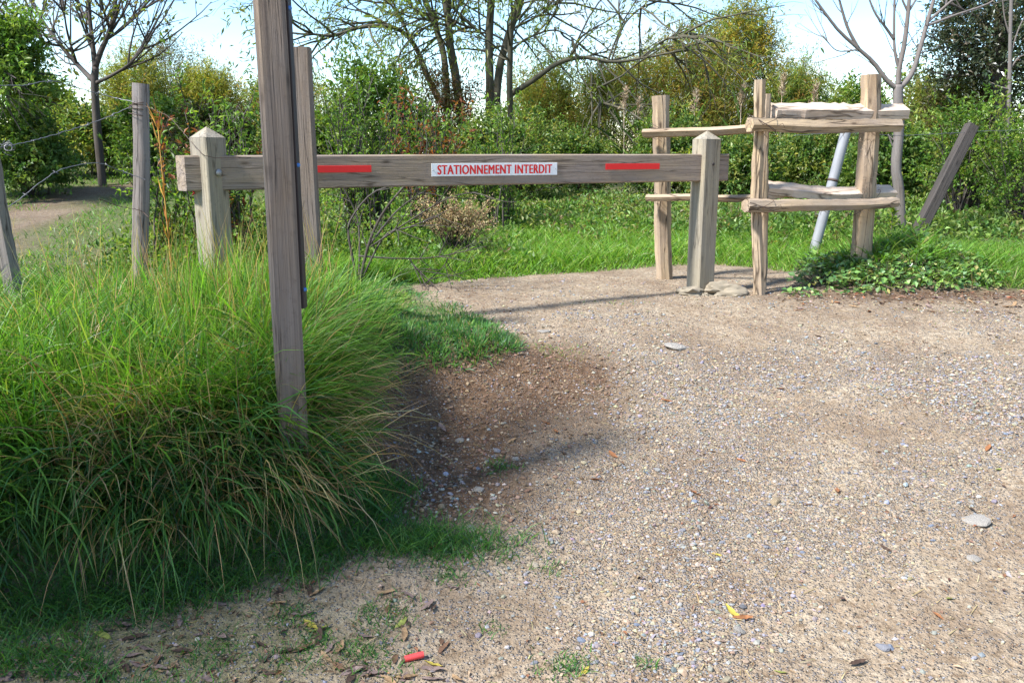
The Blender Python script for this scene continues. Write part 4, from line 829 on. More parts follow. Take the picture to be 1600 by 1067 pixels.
# orange dry stalk between the fence post and the barrier
r = np.random.default_rng(35); b = at(262, 345, 5.3); b[2] = hz(b[0], 5.3); e = at(246, 192, 5.3); root = thing('dry_stalk', tuple(b), 'orange dry reed stalk between the grey fence post and the barrier', 'plant'); mt, ml = MB(), MB(); P = np.array([(b * (1 - q) + e * q) for q in np.linspace(0, 1, 9)]) - b; tube(mt, P, np.linspace(.005, .0025, 9), 5); obj('stalk', mt.mesh('stalk'), plain('dry_orange', (.48, .25, .06), .8), root)
m = 15; q = r.uniform(.35, 1, m)[:, None]; leaves(ml, (e - b) * q, np.array([-.1, 0, 1.]) + .16 * r.normal(size=(m, 3)), r.normal(size=(m, 3)), .11 + .08 * r.random(m), .008 + 0 * q[:, 0], pal(r, m, [(.50, .27, .06), (.42, .2, .05)], [1, 1])); obj('dry_leaves', ml.mesh('dry_leaves', smooth=False), M['dry'], root)

# ================================================================== GRASS
def blades(mb, P, az, lean, curve, ln, wd, C, nseg=4, twist=None, tipc=None):
    n = len(P); t_ = np.linspace(0, 1, nseg + 1); H = np.stack([np.cos(az), np.sin(az), 0 * az], -1); S = np.stack([-np.sin(az), np.cos(az), 0 * az], -1)
    pos = [np.asarray(P, float)]
    for i in range(nseg):
        th = lean + curve * (t_[i] + .5 / nseg); pos.append(pos[-1] + (ln / nseg)[:, None] * (np.sin(th)[:, None] * H + np.cos(th)[:, None] * np.array([0, 0, 1.])))
    tw = np.zeros(n) if twist is None else twist
    rows = []; cols = []
    for i in range(nseg):
        th = lean + curve * t_[i]; U = -np.cos(th)[:, None] * H + np.sin(th)[:, None] * np.array([0, 0, 1.]); W = (S * np.cos(tw + .5 * t_[i])[:, None] + U * np.sin(tw + .5 * t_[i])[:, None]) * (wd * .5 * (1 - .55 * t_[i] ** 1.5))[:, None]
        rows += [pos[i] - W, pos[i] + W]; cols += [C, C]
    rows.append(pos[-1]); cols.append(C if tipc is None else tipc)
    k = 2 * nseg + 1; V = np.stack(rows, 1).reshape(-1, 3); CC = np.stack(cols, 1).reshape(-1, 3); b = np.arange(n)[:, None] * k; Q = np.concatenate([b + np.array([[2 * i, 2 * i + 1, 2 * i + 3, 2 * i + 2]]) for i in range(nseg - 1)]) if nseg > 1 else None
    T = b + np.array([[2 * nseg - 2, 2 * nseg - 1, 2 * nseg]]); mb.add(V, Q, T, CC, V)
YG = [(.125, .27, .028), (.175, .315, .038), (.09, .21, .028), (.27, .34, .07)]
DG = [(.058, .16, .042), (.08, .20, .042), (.045, .125, .045), (.115, .24, .045)]
STRAW = [(.42, .32, .15), (.34, .24, .11), (.50, .41, .22), (.26, .16, .075)]
def grass_stuff(name, mb, label, mat='grass'): return tag(obj(name, mb.mesh(name, smooth=True), M[mat]), label, 'grass', kind='stuff')
def grad(x, y, e=.04):
    gx_ = (sdist(BANK, x + e, y) - sdist(BANK, x - e, y)); gy_ = (sdist(BANK, x, y + e) - sdist(BANK, x, y - e)); return gx_, gy_
# long grass on the bank: tussocks that fan out like fountains on the crown and hang down the steep front
r = np.random.default_rng(51); NT = 8200
tx = r.uniform(-4.6, .15, NT); ty = r.uniform(2.45, 6.9, NT); sdv = sdist(BANK, tx, ty)
inview = np.abs(tx) < .64 * ty + .45; shortz = sstep(-.95, -.55, tx) * sstep(4.0, 4.5, ty)   # the low tongue beside the bare earth
keep = (sdv > .02 + .15 * np.exp(-((ty - 4.0) / .55) ** 2) * (tx > -1.0)) & inview & (r.random(NT) < (.62 - .40 * sstep(5.0, 6.2, ty)) * (1 + .5 * np.exp(-(sdv / .3) ** 2))); tx, ty, sdv, shortz = tx[keep], ty[keep], sdv[keep], shortz[keep]
nt_ = len(tx); per = 40; gx_, gy_ = grad(tx, ty); gl = np.hypot(gx_, gy_) + 1e-6; slope = np.exp(-(sdv / .42) ** 2)
comb = sstep(-1.5, -2.3, tx) * sstep(3.2, 3.8, ty) * .8                              # grass laid over towards the left
outaz = np.arctan2(-gy_, -gx_); flow = 3.5 + 1.2 * (fbm(tx * .9, ty * .9, 2, 61) - .38)
tl = (.17 + .24 * r.random(nt_) ** 1.3 + .10 * slope) * (.70 + .75 * fbm(tx * 1.9 + 5, ty * 1.9, 2, 64)) * (1 - .55 * shortz) * (1 - .48 * sstep(-1.05, -.7, tx) * sstep(2.9, 3.3, ty)) * (1 - .6 * sstep(4.4, 5.7, ty)) + .10 * comb
upr = np.exp(-((tx + 1.35) / .55) ** 2 - ((ty - 3.95) / .7) ** 2); tl = tl + .12 * upr
straw_p = np.clip(.04 + .40 * np.exp(-((tx + .95) / .35) ** 2 - ((ty - 3.15) / .3) ** 2) * (r.random(nt_) < .35) + (r.random(nt_) < .09) * .6 + .04 * upr, 0, .85)
green_dark = np.clip(-.05 + .95 * slope + 1.3 * (fbm(tx * 1.4, ty * 1.4, 2, 70) - .42) - .3 * upr, 0, 1); green_dark = np.maximum(green_dark, .85 * shortz); green_dark = np.where(r.random(nt_) < .75, np.round(green_dark), green_dark)
I = np.repeat(np.arange(nt_), per); n = len(I); rad = .062 * np.sqrt(r.random(n)) * (1 + .6 * shortz[I]); an = r.uniform(0, 6.28, n); bx = tx[I] + rad * np.cos(an); by = ty[I] + rad * np.sin(an); bz = height(bx, by) - .01
wo = 1.6 * slope[I] * (1 - shortz[I]); wf = 1.3 * comb[I]; wr = .25 + .75 * rad / .06
aza = np.arctan2(wo * np.sin(outaz[I]) + wf * np.sin(flow[I]) + wr * np.sin(an), wo * np.cos(outaz[I]) + wf * np.cos(flow[I]) + wr * np.cos(an)) + .5 * r.normal(size=n)
lean = np.clip(.12 + .35 * rad / .06 + .45 * slope[I] * (1 - shortz[I]) + .65 * comb[I] - .1 * upr[I] + .25 * r.normal(size=n), -.1, 1.4); curve = np.clip(.55 + .9 * slope[I] * (1 - shortz[I]) + .5 * comb[I] + .55 * r.normal(size=n), -.2, 2.6)
ln = tl[I] * (.35 + .85 * r.random(n)); C = pal(r, n, YG, [3, 2.6, 3, .5]); Cd = pal(r, n, DG, [3, 3, 2, 2]); Cs = pal(r, n, STRAW, [3, 3, 1.5, 2]); C = np.where((r.random(n) < green_dark[I])[:, None], Cd, C); C = C * (1 + .16 * r.normal(size=nt_))[I][:, None]; st = r.random(n) < straw_p[I]; C = np.clip(np.where(st[:, None], Cs, C), .01, .9)
mb = MB(); blades(mb, np.stack([bx, by, bz], -1), aza, lean, curve, ln, np.where(st, .0034, .0058) * (.4 + 1.25 * r.random(n)), C, 4, .6 * r.normal(size=n), np.clip(C * np.array([1.25, 1.08, 1.1]), 0, .9))
grass_stuff('long_grass', mb, 'long drooping green grass covering the bank at left')
m = 260; cx = r.uniform(-3.6, -.75, m); cy = r.uniform(3.1, 4.7, m); k = (sdist(BANK, cx, cy) > .22) & (np.abs(cx) < .64 * cy + .3); cx, cy = cx[k], cy[k]; m = len(cx); I = np.repeat(np.arange(m), 46); n = len(I); mb = MB()
x = cx[I] + .05 * r.normal(size=n); y = cy[I] + .05 * r.normal(size=n); tl2 = r.uniform(.25, .48, m)[I] * (.55 + .6 * r.random(n)); ta = r.uniform(0, 6.28, m)[I] + .9 * r.normal(size=n); C = np.where((r.random(m) < .35)[I][:, None], pal(r, n, DG, [2, 3, 1, 3]), pal(r, n, YG, [3, 3, 2, 1.5])); stw = r.random(n) < (.05 + .5 * (r.random(m) < .12))[I]; C = np.where(stw[:, None], pal(r, n, STRAW, [3, 3, 2, 1]), C)
blades(mb, np.stack([x, y, height(x, y)], -1), ta, .08 + .35 * r.random(n), .5 + 1.1 * r.random(n), tl2, .0055 * (.7 + .6 * r.random(n)), C, 5, .7 * r.normal(size=n), np.clip(C * np.array([1.25, 1.1, 1.1]), 0, .9)); grass_stuff('grass_tufts', mb, 'upright tufts of brighter grass standing out of the bank')
# dead thatch that hangs below the green on the front of the bank
m = 3600; x = r.uniform(-2.6, -.6, m); y = 2.72 + r.random(m) * 1.1 + .18 * np.abs(x + .5) * 0; s_ = sdist(BANK, x, y); k = (s_ > -.05) & (s_ < .5); x, y = x[k], y[k]; dens = fbm(x * 2.2, y * 2.2, 2, 77) + .35 * np.exp(-((x + .75) / .3) ** 2); k = dens > .52; x, y = x[k], y[k]; m = len(x); gx_, gy_ = grad(x, y)
mb = MB(); C = pal(r, m, STRAW + [(.20, .13, .07)], [2, 3, 1, 2, 2]); blades(mb, np.stack([x, y, height(x, y) + .03], -1), np.arctan2(-gy_, -gx_) + .5 * r.normal(size=m), .7 + .3 * r.normal(size=m), 1.2 + .5 * r.normal(size=m), .25 + .3 * r.random(m), .0032 + .002 * r.random(m), C, 4, .6 * r.normal(size=m)); grass_stuff('dead_thatch', mb, 'dry straw hanging among the grass on the front of the bank')
# seed stalks standing above the grass
m = 330; x = np.concatenate([r.uniform(-2.0, -.9, 250), r.uniform(-3.6, -1.6, 80)]); y = np.concatenate([r.uniform(3.6, 4.8, 250), r.uniform(4.3, 5.8, 80)]); mb = MB(); blades(mb, np.stack([x, y, height(x, y)], -1), r.uniform(0, 6.28, m), .06 + .16 * r.random(m), .25 * r.random(m) + .1, 0.40 + .34 * r.random(m), .0030 + .001 * r.random(m), pal(r, m, [(.50, .38, .17), (.42, .27, .11), (.36, .22, .08), (.35, .33, .08)], [3, 3, 2, 2]), 4, r.normal(size=m)); grass_stuff('seed_stalks', mb, 'thin straw-coloured seed stalks standing in the long grass')
# short turf: foot of the bank, patches in the track, the low tongue
def turf_patch(mb, x, y, h0, h1, cols, wts, seed, wd=.0035, nseg=2):
    r = np.random.default_rng(seed); m = len(x); blades(mb, np.stack([x, y, height(x, y) - .004], -1), r.uniform(0, 6.28, m), .2 + .5 * r.random(m), .5 + .6 * r.random(m), h0 + (h1 - h0) * r.random(m), wd * (.7 + .6 * r.random(m)), pal(r, m, cols, wts), nseg, r.normal(size=m))
mb = MB(); m = 90000; x = r.uniform(-2.6, .15, m); y = r.uniform(2.05, 3.4, m); s_ = sdist(BANK, x, y); tongue = np.exp(-((x + .35) / .26) ** 2 - ((y - 2.99) / .10) ** 2)
dn = 1.3 * sstep(-.40, -.10, s_ + .25 * (fbm(x * 3, y * 3, 2, 81) - .42) - .05 * sstep(-.9, -.5, x)) * (s_ < .16) + 1.2 * tongue; dn = np.where(x > -.25, 1.2 * tongue, dn); dn = np.maximum(dn, .55 * sstep(.50, .60, fbm(x * 4.2 + 7, y * 4.2, 2, 83)) * sstep(-.1, -.9, x)); k = r.random(m) < dn * .85; turf_patch(mb, x[k], y[k], .035, .12, DG + YG[2:3], [3, 3, 2, 2, 1.2], 82)
for (px, py, rad, cnt) in [(600, 960, .07, 260), (580, 1030, .09, 220), (780, 727, .05, 160), (455, 1030, .06, 140), (880, 1050, .05, 120), (560, 1015, .05, 120), (460, 965, .06, 200), (330, 1020, .09, 260), (860, 890, .05, 60), (500, 1000, .05, 90), (1010, 1040, .03, 40), (905, 1035, .04, 70), (770, 985, .04, 40), (250, 960, .08, 200), (700, 905, .05, 120)]:
    zg = 0.02
    for _ in range(4):
        p = at(px, py, 2.6); d = p - CAM; p = CAM + d * ((zg - CAM[2]) / d[2]); zg = hz(p[0], p[1])
    turf_patch(mb, p[0] + rad * r.normal(size=cnt) * .8, p[1] + rad * r.normal(size=cnt) * .7, .015, .05, DG + YG[2:3], [3, 3, 2, 2, 2], int(px))
# sparse yellowish moss-like turf on the track near the right verge and along the crest
m = 34000; x = r.uniform(-.2, 5, m); y = r.uniform(4.6, 7.6, m); dn = np.exp(-((y - 5.5 - .04 * x) / .13) ** 2) * sstep(1.6, 2.6, x) * sstep(.40, .58, fbm(x * 3, y * 5, 2, 91)) + 1.1 * np.exp(-((x - .2) / .22) ** 2 - ((y - 4.95) / .12) ** 2) + .35 * np.exp(-((x - .6) / .3) ** 2 - ((y - 6.0) / .08) ** 2); k = r.random(m) < dn; turf_patch(mb, x[k], y[k], .012, .035, YG + STRAW[:1], [3, 3, 2, 2, 2], 92, .004)
grass_stuff('short_turf', mb, 'short turf at the foot of the bank and in patches on the track')
# meadow and grass behind the barrier
mb = MB(); m = 36000; x = r.uniform(-10, -1.0, m); y = 6.3 + 9.5 * r.random(m) ** 1.5; k = ((sdist(MUD, x, y) < .1 * r.normal(size=m)) | ((r.random(m) < .5) & (fbm(x * 1.6, y * 1.6, 2, 99) > .42))) & (sdist(TRACK, x, y) < 0); x, y = x[k], y[k]; s_ = 1 + (y - 6.3) * .10; turf_patch(mb, x, y, .03, .11, YG + DG + STRAW[:1], [3, 2, 4, 1, 1, 2, .5, 1, 1], 94, .009)
grass_stuff('meadow_grass', mb, 'short sunlit meadow grass round the muddy path')
mb = MB(); m = 40000; x = r.uniform(-1.9, 3.4, m); y = 6.7 + 4.2 * r.random(m) ** 1.4; sdt_ = sdist(TRACK, x, y); k = sdt_ < -.03; x, y = x[k], y[k]; far = sstep(7.4, 10, y); rs = np.random.default_rng(95); m = len(x); hh = (.10 + .16 * fbm(x * 1.3, y * 1.3, 2, 96) + .12 * rs.random(m)) * (1 - .25 * far) * sstep(.0, .35, -sdist(TRACK, x, y)) + .05; kk = rs.random(m) < 1 - .45 * sstep(2.0, 2.8, x)
blades(mb, np.stack([x, y, height(x, y) - .01], -1)[kk], rs.uniform(0, 6.28, m)[kk], .15 + .35 * rs.random(m)[kk], .5 + .8 * rs.random(m)[kk], hh[kk], (.006 + .004 * rs.random(m))[kk], pal(rs, m, [(.15, .31, .035), (.20, .35, .042), (.12, .25, .035), (.27, .36, .07), (.38, .34, .15)], [3, 3, 2, 1.5, .4])[kk], 3, rs.normal(size=m)[kk])
grass_stuff('field_grass', mb, 'bright green grass behind the barrier')
mb = MB(); m = 16000; x = r.uniform(3.2, 6.6, m); y = r.uniform(6.2, 8.2, m); k = (r.random(m) < sstep(3.1, 3.8, x + .3 * r.normal(size=m))) & (sdist(TRACK, x, y) < -.12); x, y = x[k], y[k]; turf_patch(mb, x, y, .07, .2, [(.12, .25, .03), (.16, .30, .035), (.10, .19, .03), (.22, .3, .05)], [3, 3, 2, 1], 97, .006, 3)
x = r.uniform(2.3, 4.3, 2600); y = r.uniform(6.35, 7.5, 2600); k = sdist(TRACK, x, y) < .1 * r.normal(size=2600); turf_patch(mb, x[k], y[k], .06, .22, YG + STRAW[:1], [3, 3, 2, 2, .8], 98, .005, 3)
grass_stuff('verge_grass', mb, 'bright green grass on the right verge')
# low leafy weeds between the grass and the brambles
def weeds(mb, x, y, hgt, rad, nl, ll, cols, wts, seed, asp=.6):
    r = np.random.default_rng(seed); I = np.repeat(np.arange(len(x)), nl); n = len(I); d = nrm(r.normal(size=(n, 3))); d[:, 2] = np.abs(d[:, 2]); q = r.random(n) ** .5
    hgt = np.broadcast_to(hgt, x.shape); rad = np.broadcast_to(rad, x.shape); P = np.stack([x[I] + d[:, 0] * rad[I] * q, y[I] + d[:, 1] * rad[I] * q, height(x, y)[I] + d[:, 2] * hgt[I] * q], -1)
    base = pal(r, len(x), cols, wts, .12)[I]; leaves(mb, P, d * .7 + r.normal(size=(n, 3)) * .6, np.array([0, 0, 1.]) + .5 * r.normal(size=(n, 3)), ll * (.6 + .7 * r.random(n)), ll * asp * (.7 + .5 * r.random(n)), np.clip(base * (1 + .2 * r.normal(size=(n, 1))), .004, .9))
mb = MB(); m = 2600; x = r.uniform(-3.2, 6.4, m); y = r.uniform(8.2, 13.4, m); dn = sstep(8.6, 10.2, y + .9 * (fbm(x, y, 2, 101) - .4) * 2 + .8 * sstep(1.5, 2.5, x)); k = (r.random(m) < dn) & (sdist(TRACK, x, y) < -.3); x, y = x[k], y[k]; fb = fbm(x * .8, y * .8, 2, 103)
x2 = r.uniform(-3.0, .1, 420); y2 = r.uniform(7.3, 8.9, 420); k2 = sdist(TRACK, x2, y2) < -.35; x = np.concatenate([x, x2[k2]]); y = np.concatenate([y, y2[k2]]); fb = fbm(x * .8, y * .8, 2, 103)
xs = [at(p_, 300, q_)[0] for p_, q_ in zip(r.uniform(200, 650, 230), r.uniform(7.1, 8.3, 230))]; ys = r.uniform(7.1, 8.3, 230); x3 = np.array(xs); weeds(mb, x3, ys, r.uniform(.2, .62, 230), .2, 60, .05, LIME + GREEN, [3, 2, 3, 1, 3, 3, 2, 1], 107)
weeds(mb, x, y, .10 + .42 * fb, .16 + .25 * fb, 35, .060, [(.13, .225, .045), (.19, .28, .06), (.09, .165, .036), (.25, .27, .08), (.19, .15, .07)], [3, 3, 2, 1.5, .6], 104); tag(obj('ground_cover', mb.mesh('weeds', smooth=False), M['leaf']), 'low leafy weeds spreading below the brambles', 'weeds', kind='stuff')
# leafy mallow plants along the right verge
vp = [(1285, 445), (1310, 425), (1340, 450), (1370, 440), (1400, 425), (1385, 455), (1425, 445), (1450, 420), (1462, 455), (1490, 435), (1290, 415), (1435, 400), (1520, 448), (1410, 408), (1330, 470), (1255, 480)]
for k, (px, py) in enumerate(vp):
    p = at(px, py, 6.9 - (py - 420) * .011); z0 = hz(p[0], p[1]); r = np.random.default_rng(600 + k); low = k >= 14; O = np.array([p[0], p[1], z0]); mb = MB(); ms = MB(); nl = 40 if low else 190
    a_ = r.uniform(0, 6.28, nl); rd = np.sqrt(r.random(nl)) * (.14 if low else .23); hh = (.02 if low else .03) + (.03 if low else .14 if px < 1440 else .08) * r.random(nl) * (1 - .5 * rd / .23); P = np.stack([rd * np.cos(a_), rd * np.sin(a_), hh + np.array([height(O[0] + rd * np.cos(a_), O[1] + rd * np.sin(a_)) - z0])[0]], -1); D = np.stack([np.cos(a_), np.sin(a_), -.1 + .4 * r.normal(size=nl)], -1) + .4 * r.normal(size=(nl, 3))
    leaves(mb, P, D, np.array([0, 0, 1.]) + .4 * r.normal(size=(nl, 3)), .024 + .046 * r.random(nl) ** 1.5, .022 + .040 * r.random(nl) ** 1.5, pal(r, nl, [(.10, .20, .05), (.14, .25, .06), (.20, .30, .07), (.075, .15, .045), (.30, .28, .09)], [3, 3, 2.5, 2, 1]), .12)
    for q in range(0, nl, 3): tube(ms, [(P[q][0] * .3, P[q][1] * .3, P[q][2] - hh[q] - .01), (P[q][0] * .8, P[q][1] * .8, P[q][2] * .8), P[q]], [.003, .0025, .0018], 3, cap=False)
    root = thing('mallow_plant', tuple(O), 'low leafy green plant in the clump round the foot of the tall split-log post' if px < 1420 else 'low leafy green plant in the clump along the right verge', 'plant', 'leafy plants round the foot of the tall post' if px < 1420 else 'leafy plants along the right verge'); obj('leaves', mb.mesh('leaves', smooth=False), M['leaf_gloss'], root); obj('stalks', ms.mesh('stalks'), M['bark_green'], root)
# upright weed beside the bare tree
b = at(1388, 395, 7.4); b[2] = hz(b[0], b[1]); r = np.random.default_rng(641); mb, ms = MB(), MB(); tube(ms, [(0, 0, 0), (.01, 0, .2), (.0, 0, .42)], [.006, .005, .003], 5); m = 90; q = r.random(m); leaves(mb, np.stack([.01 + 0 * q, 0 * q, .08 + .36 * q], -1), np.stack([r.normal(size=m), r.normal(size=m), .5 + .4 * q], -1), np.array([0, 0, 1.]) + .3 * r.normal(size=(m, 3)), .05 + .03 * r.random(m), .016 + 0 * q, pal(r, m, LIME, [2, 2, 2, 1]))
root = thing('tall_weed', tuple(b), 'upright narrow green weed right of the tall split-log post', 'plant'); obj('stem', ms.mesh('stem'), M['bark_green'], root); obj('leaves', mb.mesh('leaves', smooth=False), M['leaf'], root)

# ================================================================== GRAVEL, STONES, LITTER
def on_ground(px, py):
    """where the ground shows at that place of the photograph"""
    u = (px - 800) / 1333.; v = (533.5 - py) / 1333.; c, s = math.cos(PITCH), math.sin(PITCH); d = np.array([u, c + v * s, -s + v * c])
    t_ = np.linspace(1.5, 16, 2400); P = CAM + d * t_[:, None]; below = P[:, 2] < height(P[:, 0], P[:, 1]); i = int(np.argmax(below)); return P[i]
def lookup(A, x, y): return A[np.clip(np.searchsorted(gy, y), 0, ny - 1), np.clip(np.searchsorted(gx, x), 0, nx - 1)]
ph = (1 + 5 ** .5) / 2
ICO = nrm(np.array([(-1, ph, 0), (1, ph, 0), (-1, -ph, 0), (1, -ph, 0), (0, -1, ph), (0, 1, ph), (0, -1, -ph), (0, 1, -ph), (ph, 0, -1), (ph, 0, 1), (-ph, 0, -1), (-ph, 0, 1)], float))
ICOF = np.array([(0, 11, 5), (0, 5, 1), (0, 1, 7), (0, 7, 10), (0, 10, 11), (1, 5, 9), (5, 11, 4), (11, 10, 2), (10, 7, 6), (7, 1, 8), (3, 9, 4), (3, 4, 2), (3, 2, 6), (3, 6, 8), (3, 8, 9), (4, 9, 5), (2, 4, 11), (6, 2, 10), (8, 6, 7), (9, 8, 1)])
OCT = np.array([(1, 0, 0), (-1, 0, 0), (0, 1, 0), (0, -1, 0), (0, 0, 1), (0, 0, -1)], float); OCTF = np.array([(0, 2, 4), (2, 1, 4), (1, 3, 4), (3, 0, 4), (2, 0, 5), (1, 2, 5), (3, 1, 5), (0, 3, 5)])
def pebbles(mb, x, y, rad, C, shape, faces, seed):
    r = np.random.default_rng(seed); n = len(x); k = len(shape); jit = 1 + .38 * (r.random((n, k, 1)) - .5); V = shape[None] * jit; V = V * (rad[:, None, None] * np.stack([.75 + .6 * r.random(n), .7 + .45 * r.random(n), .42 + .35 * r.random(n)], -1)[:, None])
    a = r.uniform(0, 6.28, n); ca, sa = np.cos(a)[:, None], np.sin(a)[:, None]; b = .35 * r.normal(size=n); cb, sb = np.cos(b)[:, None], np.sin(b)[:, None]
    X_, Z_ = V[..., 0] * cb - V[..., 2] * sb, V[..., 0] * sb + V[..., 2] * cb; X2, Y2 = X_ * ca - V[..., 1] * sa, X_ * sa + V[..., 1] * ca
    W = np.stack([X2 + x[:, None], Y2 + y[:, None], Z_ + (height(x, y) + rad * .24)[:, None]], -1).reshape(-1, 3); T = (np.arange(n)[:, None, None] * k + faces[None]).reshape(-1, 3); mb.add(W, None, T, np.repeat(C, k, 0), W)
PEB = [(.245, .24, .25), (.21, .19, .17), (.33, .26, .175), (.36, .32, .265), (.27, .195, .125), (.175, .175, .19)]; PW = [2.6, 4, 5, .5, 5, 1.8]
r = np.random.default_rng(71)
def gravel(n, ymin, ymax, r0, sg, cap_):
    x = r.uniform(-2.4, 5.2, n); y = ymin + (ymax - ymin) * r.random(n) ** 1.25; g_ = lookup(grav, x, y) + .9 * (fbm(x * 5, y * 5, 2, 111) - .42); k = (r.random(n) < np.clip(g_ * 1.15 + .10, .05, 1)) & (lookup(sdt, x, y) > .0) & (np.abs(x) < .64 * y + .2) & (lookup(turf, x, y) < .5); x, y = x[k], y[k]; return x, y, np.clip(r0 * np.exp(sg * r.normal(size=len(x))), .002, cap_)
mb = MB(); x, y, q = gravel(125000, 2.05, 4.6, .0040, .42, .011); pebbles(mb, x, y, q, pal(r, len(x), PEB, PW), OCT, OCTF, 1); x, y, q = gravel(60000, 4.0, 7.2, .0062, .38, .013); pebbles(mb, x, y, q, pal(r, len(x), PEB, PW), OCT, OCTF, 2)
x, y, q = gravel(15000, 2.05, 6.6, .0068, .32, .016); pebbles(mb, x, y, q, pal(r, len(x), PEB, PW), ICO, ICOF, 3)
# stones washed out at the foot of the bare earth
x = -.25 + .22 * r.normal(size=420); y = 3.45 + .3 * r.normal(size=420); k = lookup(sdt, x, y) > 0; x, y = x[k], y[k]; pebbles(mb, x, y, .004 + .008 * r.random(len(x)) ** 2, pal(r, len(x), PEB, [2, 2, 4, 3, 3, 1]), ICO, ICOF, 4)
tag(obj('gravel', mb.mesh('gravel', smooth=False), M['pebble']), 'loose grey and beige gravel scattered over the track', 'gravel', kind='stuff')
# stones big enough to pick out, each its own object
smesh = []
for k in range(6):
    o = lump('s', (0, 0, 0), (1, .8, .55), None, None, 40 + k, 2, .55); smesh.append(o.data); bpy.data.objects.remove(o)
def stone(px, py, size, mat, label, group=None, flat=1.0, k=0, name='stone'):
    p = on_ground(px, py); s_ = size / 2; me = smesh[k % 6]
    if me.materials and me.materials[0] is not M[mat]: me = me.copy(); me.materials.clear()
    o = obj(name, me, M[mat]); o.location = (p[0], p[1], hz(p[0], p[1]) + s_ * .02 * flat); o.scale = (s_, s_, s_ * flat); o.rotation_euler = (random.uniform(-.2, .2), random.uniform(-.2, .2), random.uniform(0, 6)); tag(o, label, 'stone', group); return o
stone(1055, 542, .20, 'stone_pale', 'broad pale flat stone bedded in the middle of the track', flat=.42)
stone(1515, 812, .10, 'stone_pale', 'flat pale stone in the gravel near the right edge', flat=.35, k=1)
stone(1524, 876, .055, 'stone_pale', 'small cream stone below the flat pale stone at right', k=2)
stone(717, 690, .055, 'stone_pale', 'rounded pale stone at the foot of the bare earth', k=3)
stone(745, 765, .06, 'stone_pale', 'pale stone beside the tongue of turf', k=4, flat=.8)
stone(775, 705, .045, 'stone_grey', 'grey stone above the small turf patch on the track', k=5)
stone(810, 718, .04, 'stone_pale', 'small angular stone right of the small turf patch', k=1)
stone(748, 732, .028, 'stone_blue', 'bluish pebble left of the small turf patch', k=2)
stone(735, 826, .065, 'stone_pale', 'flat pale stone beside the dark turf edge', flat=.5, k=3)
stone(692, 792, .045, 'stone_buff', 'buff stone close under the drooping grass', k=4)
stone(985, 925, .042, 'stone_buff', 'round yellowish stone in the foreground gravel', k=0)
stone(1212, 786, .055, 'stone_buff', 'brown stone standing proud of the track', k=5)
stone(1157, 985, .045, 'stone_pale', 'pale stone beside the brown leaf pair', k=2)
stone(1377, 1010, .038, 'stone_grey', 'light grey stone in the sandy patch at lower right', k=1)
stone(1392, 1012, .034, 'stone_blue', 'bluish stone touching the light grey one at lower right', k=3)
stone(850, 517, .10, 'stone_pale', 'flat pale stone on the crest left of the middle', flat=.3, k=4)
stone(1085, 785, .028, 'stone_blue', 'small bluish stone in the middle of the track', k=2)
stone(910, 1000, .034, 'stone_blue', 'bluish pebble in the gravel near the bottom', k=4)
stone(1000, 990, .03, 'stone_buff', 'yellow pebble below the round yellowish stone', k=3)
r = np.random.default_rng(72)
for k in range(150):
    px = r.uniform(820, 1590); py = r.uniform(640, 1060); p = on_ground(px, py); sz = r.uniform(.013, .025)
    if lookup(grav, p[0:1], p[1:2])[0] < r.random() * .8: continue
    stone(px, py, sz, ['stone_grey', 'stone_pale', 'stone_buff', 'stone_blue'][int(r.choice(4, p=[.35, .25, .15, .25]))], 'small rounded pebble among the loose gravel of the track', 'larger pebbles in the gravel', k=int(r.integers(6)), name='pebble')
# fallen leaves: a curled blade with a midrib and a stalk
def leaf_mesh(seed):
    r = np.random.default_rng(seed); n = 8; V = []; curl = r.uniform(.2, 1.1); side = r.uniform(-.25, .25); cup = r.uniform(.1, .5)
    for i in range(n + 1):
        t_ = i / n; wv = .16 * math.sin(math.pi * min(1, t_ * .93 + .05)) ** .8; zc = curl * .3 * (t_ - .5) ** 2 + .02
        for j in (-1, 0, 1): V.append((t_ - .5 + 0 * j, side * (t_ - .5) ** 2 + j * wv * (1 - .3 * cup), zc + abs(j) * wv * cup + .02 * r.normal() * abs(j)))
    Qd = [(i * 3 + j, i * 3 + j + 1, i * 3 + j + 4, i * 3 + j + 3) for i in range(n) for j in (0, 1)]; b0 = len(V); V += [(-.5, .008, .05), (-.5, -.008, .05), (-.68, 0, .07)]
    return np.array(V), Qd, [(b0, b0 + 1, b0 + 2)]
LEAFC = {'brown': (.17, .095, .055), 'tan': (.33, .21, .11), 'yellow': (.42, .33, .06), 'olive': (.24, .26, .06), 'dark': (.08, .05, .035), 'rust': (.28, .12, .05), 'mauve': (.22, .155, .13)}
lm = {}
for nm, c in LEAFC.items():
    for k in range(4):
        V_, Q_, T_ = leaf_mesh(k * 7 + hash(nm[0]) * 0 + len(nm)); rr = np.random.default_rng(k); lm[nm, k] = make_mesh('fallen_leaf', V_, T_, Q_, np.clip(np.array(c) * (1 + .25 * rr.normal(size=(len(V_), 1))), .01, .8))
def fallen(px, py, size, colr, label, group=None, k=0, rz=None):
    p = on_ground(px, py); o = obj('fallen_leaf', lm[colr, k % 4], M['dry']); o.location = (p[0], p[1], hz(p[0], p[1]) + .003 * size / .06); o.scale = (size,) * 3; o.rotation_euler = (random.uniform(-.3, .3), random.uniform(-.25, .25), random.uniform(0, 6.28) if rz is None else rz); return tag(o, label, 'leaf', group)
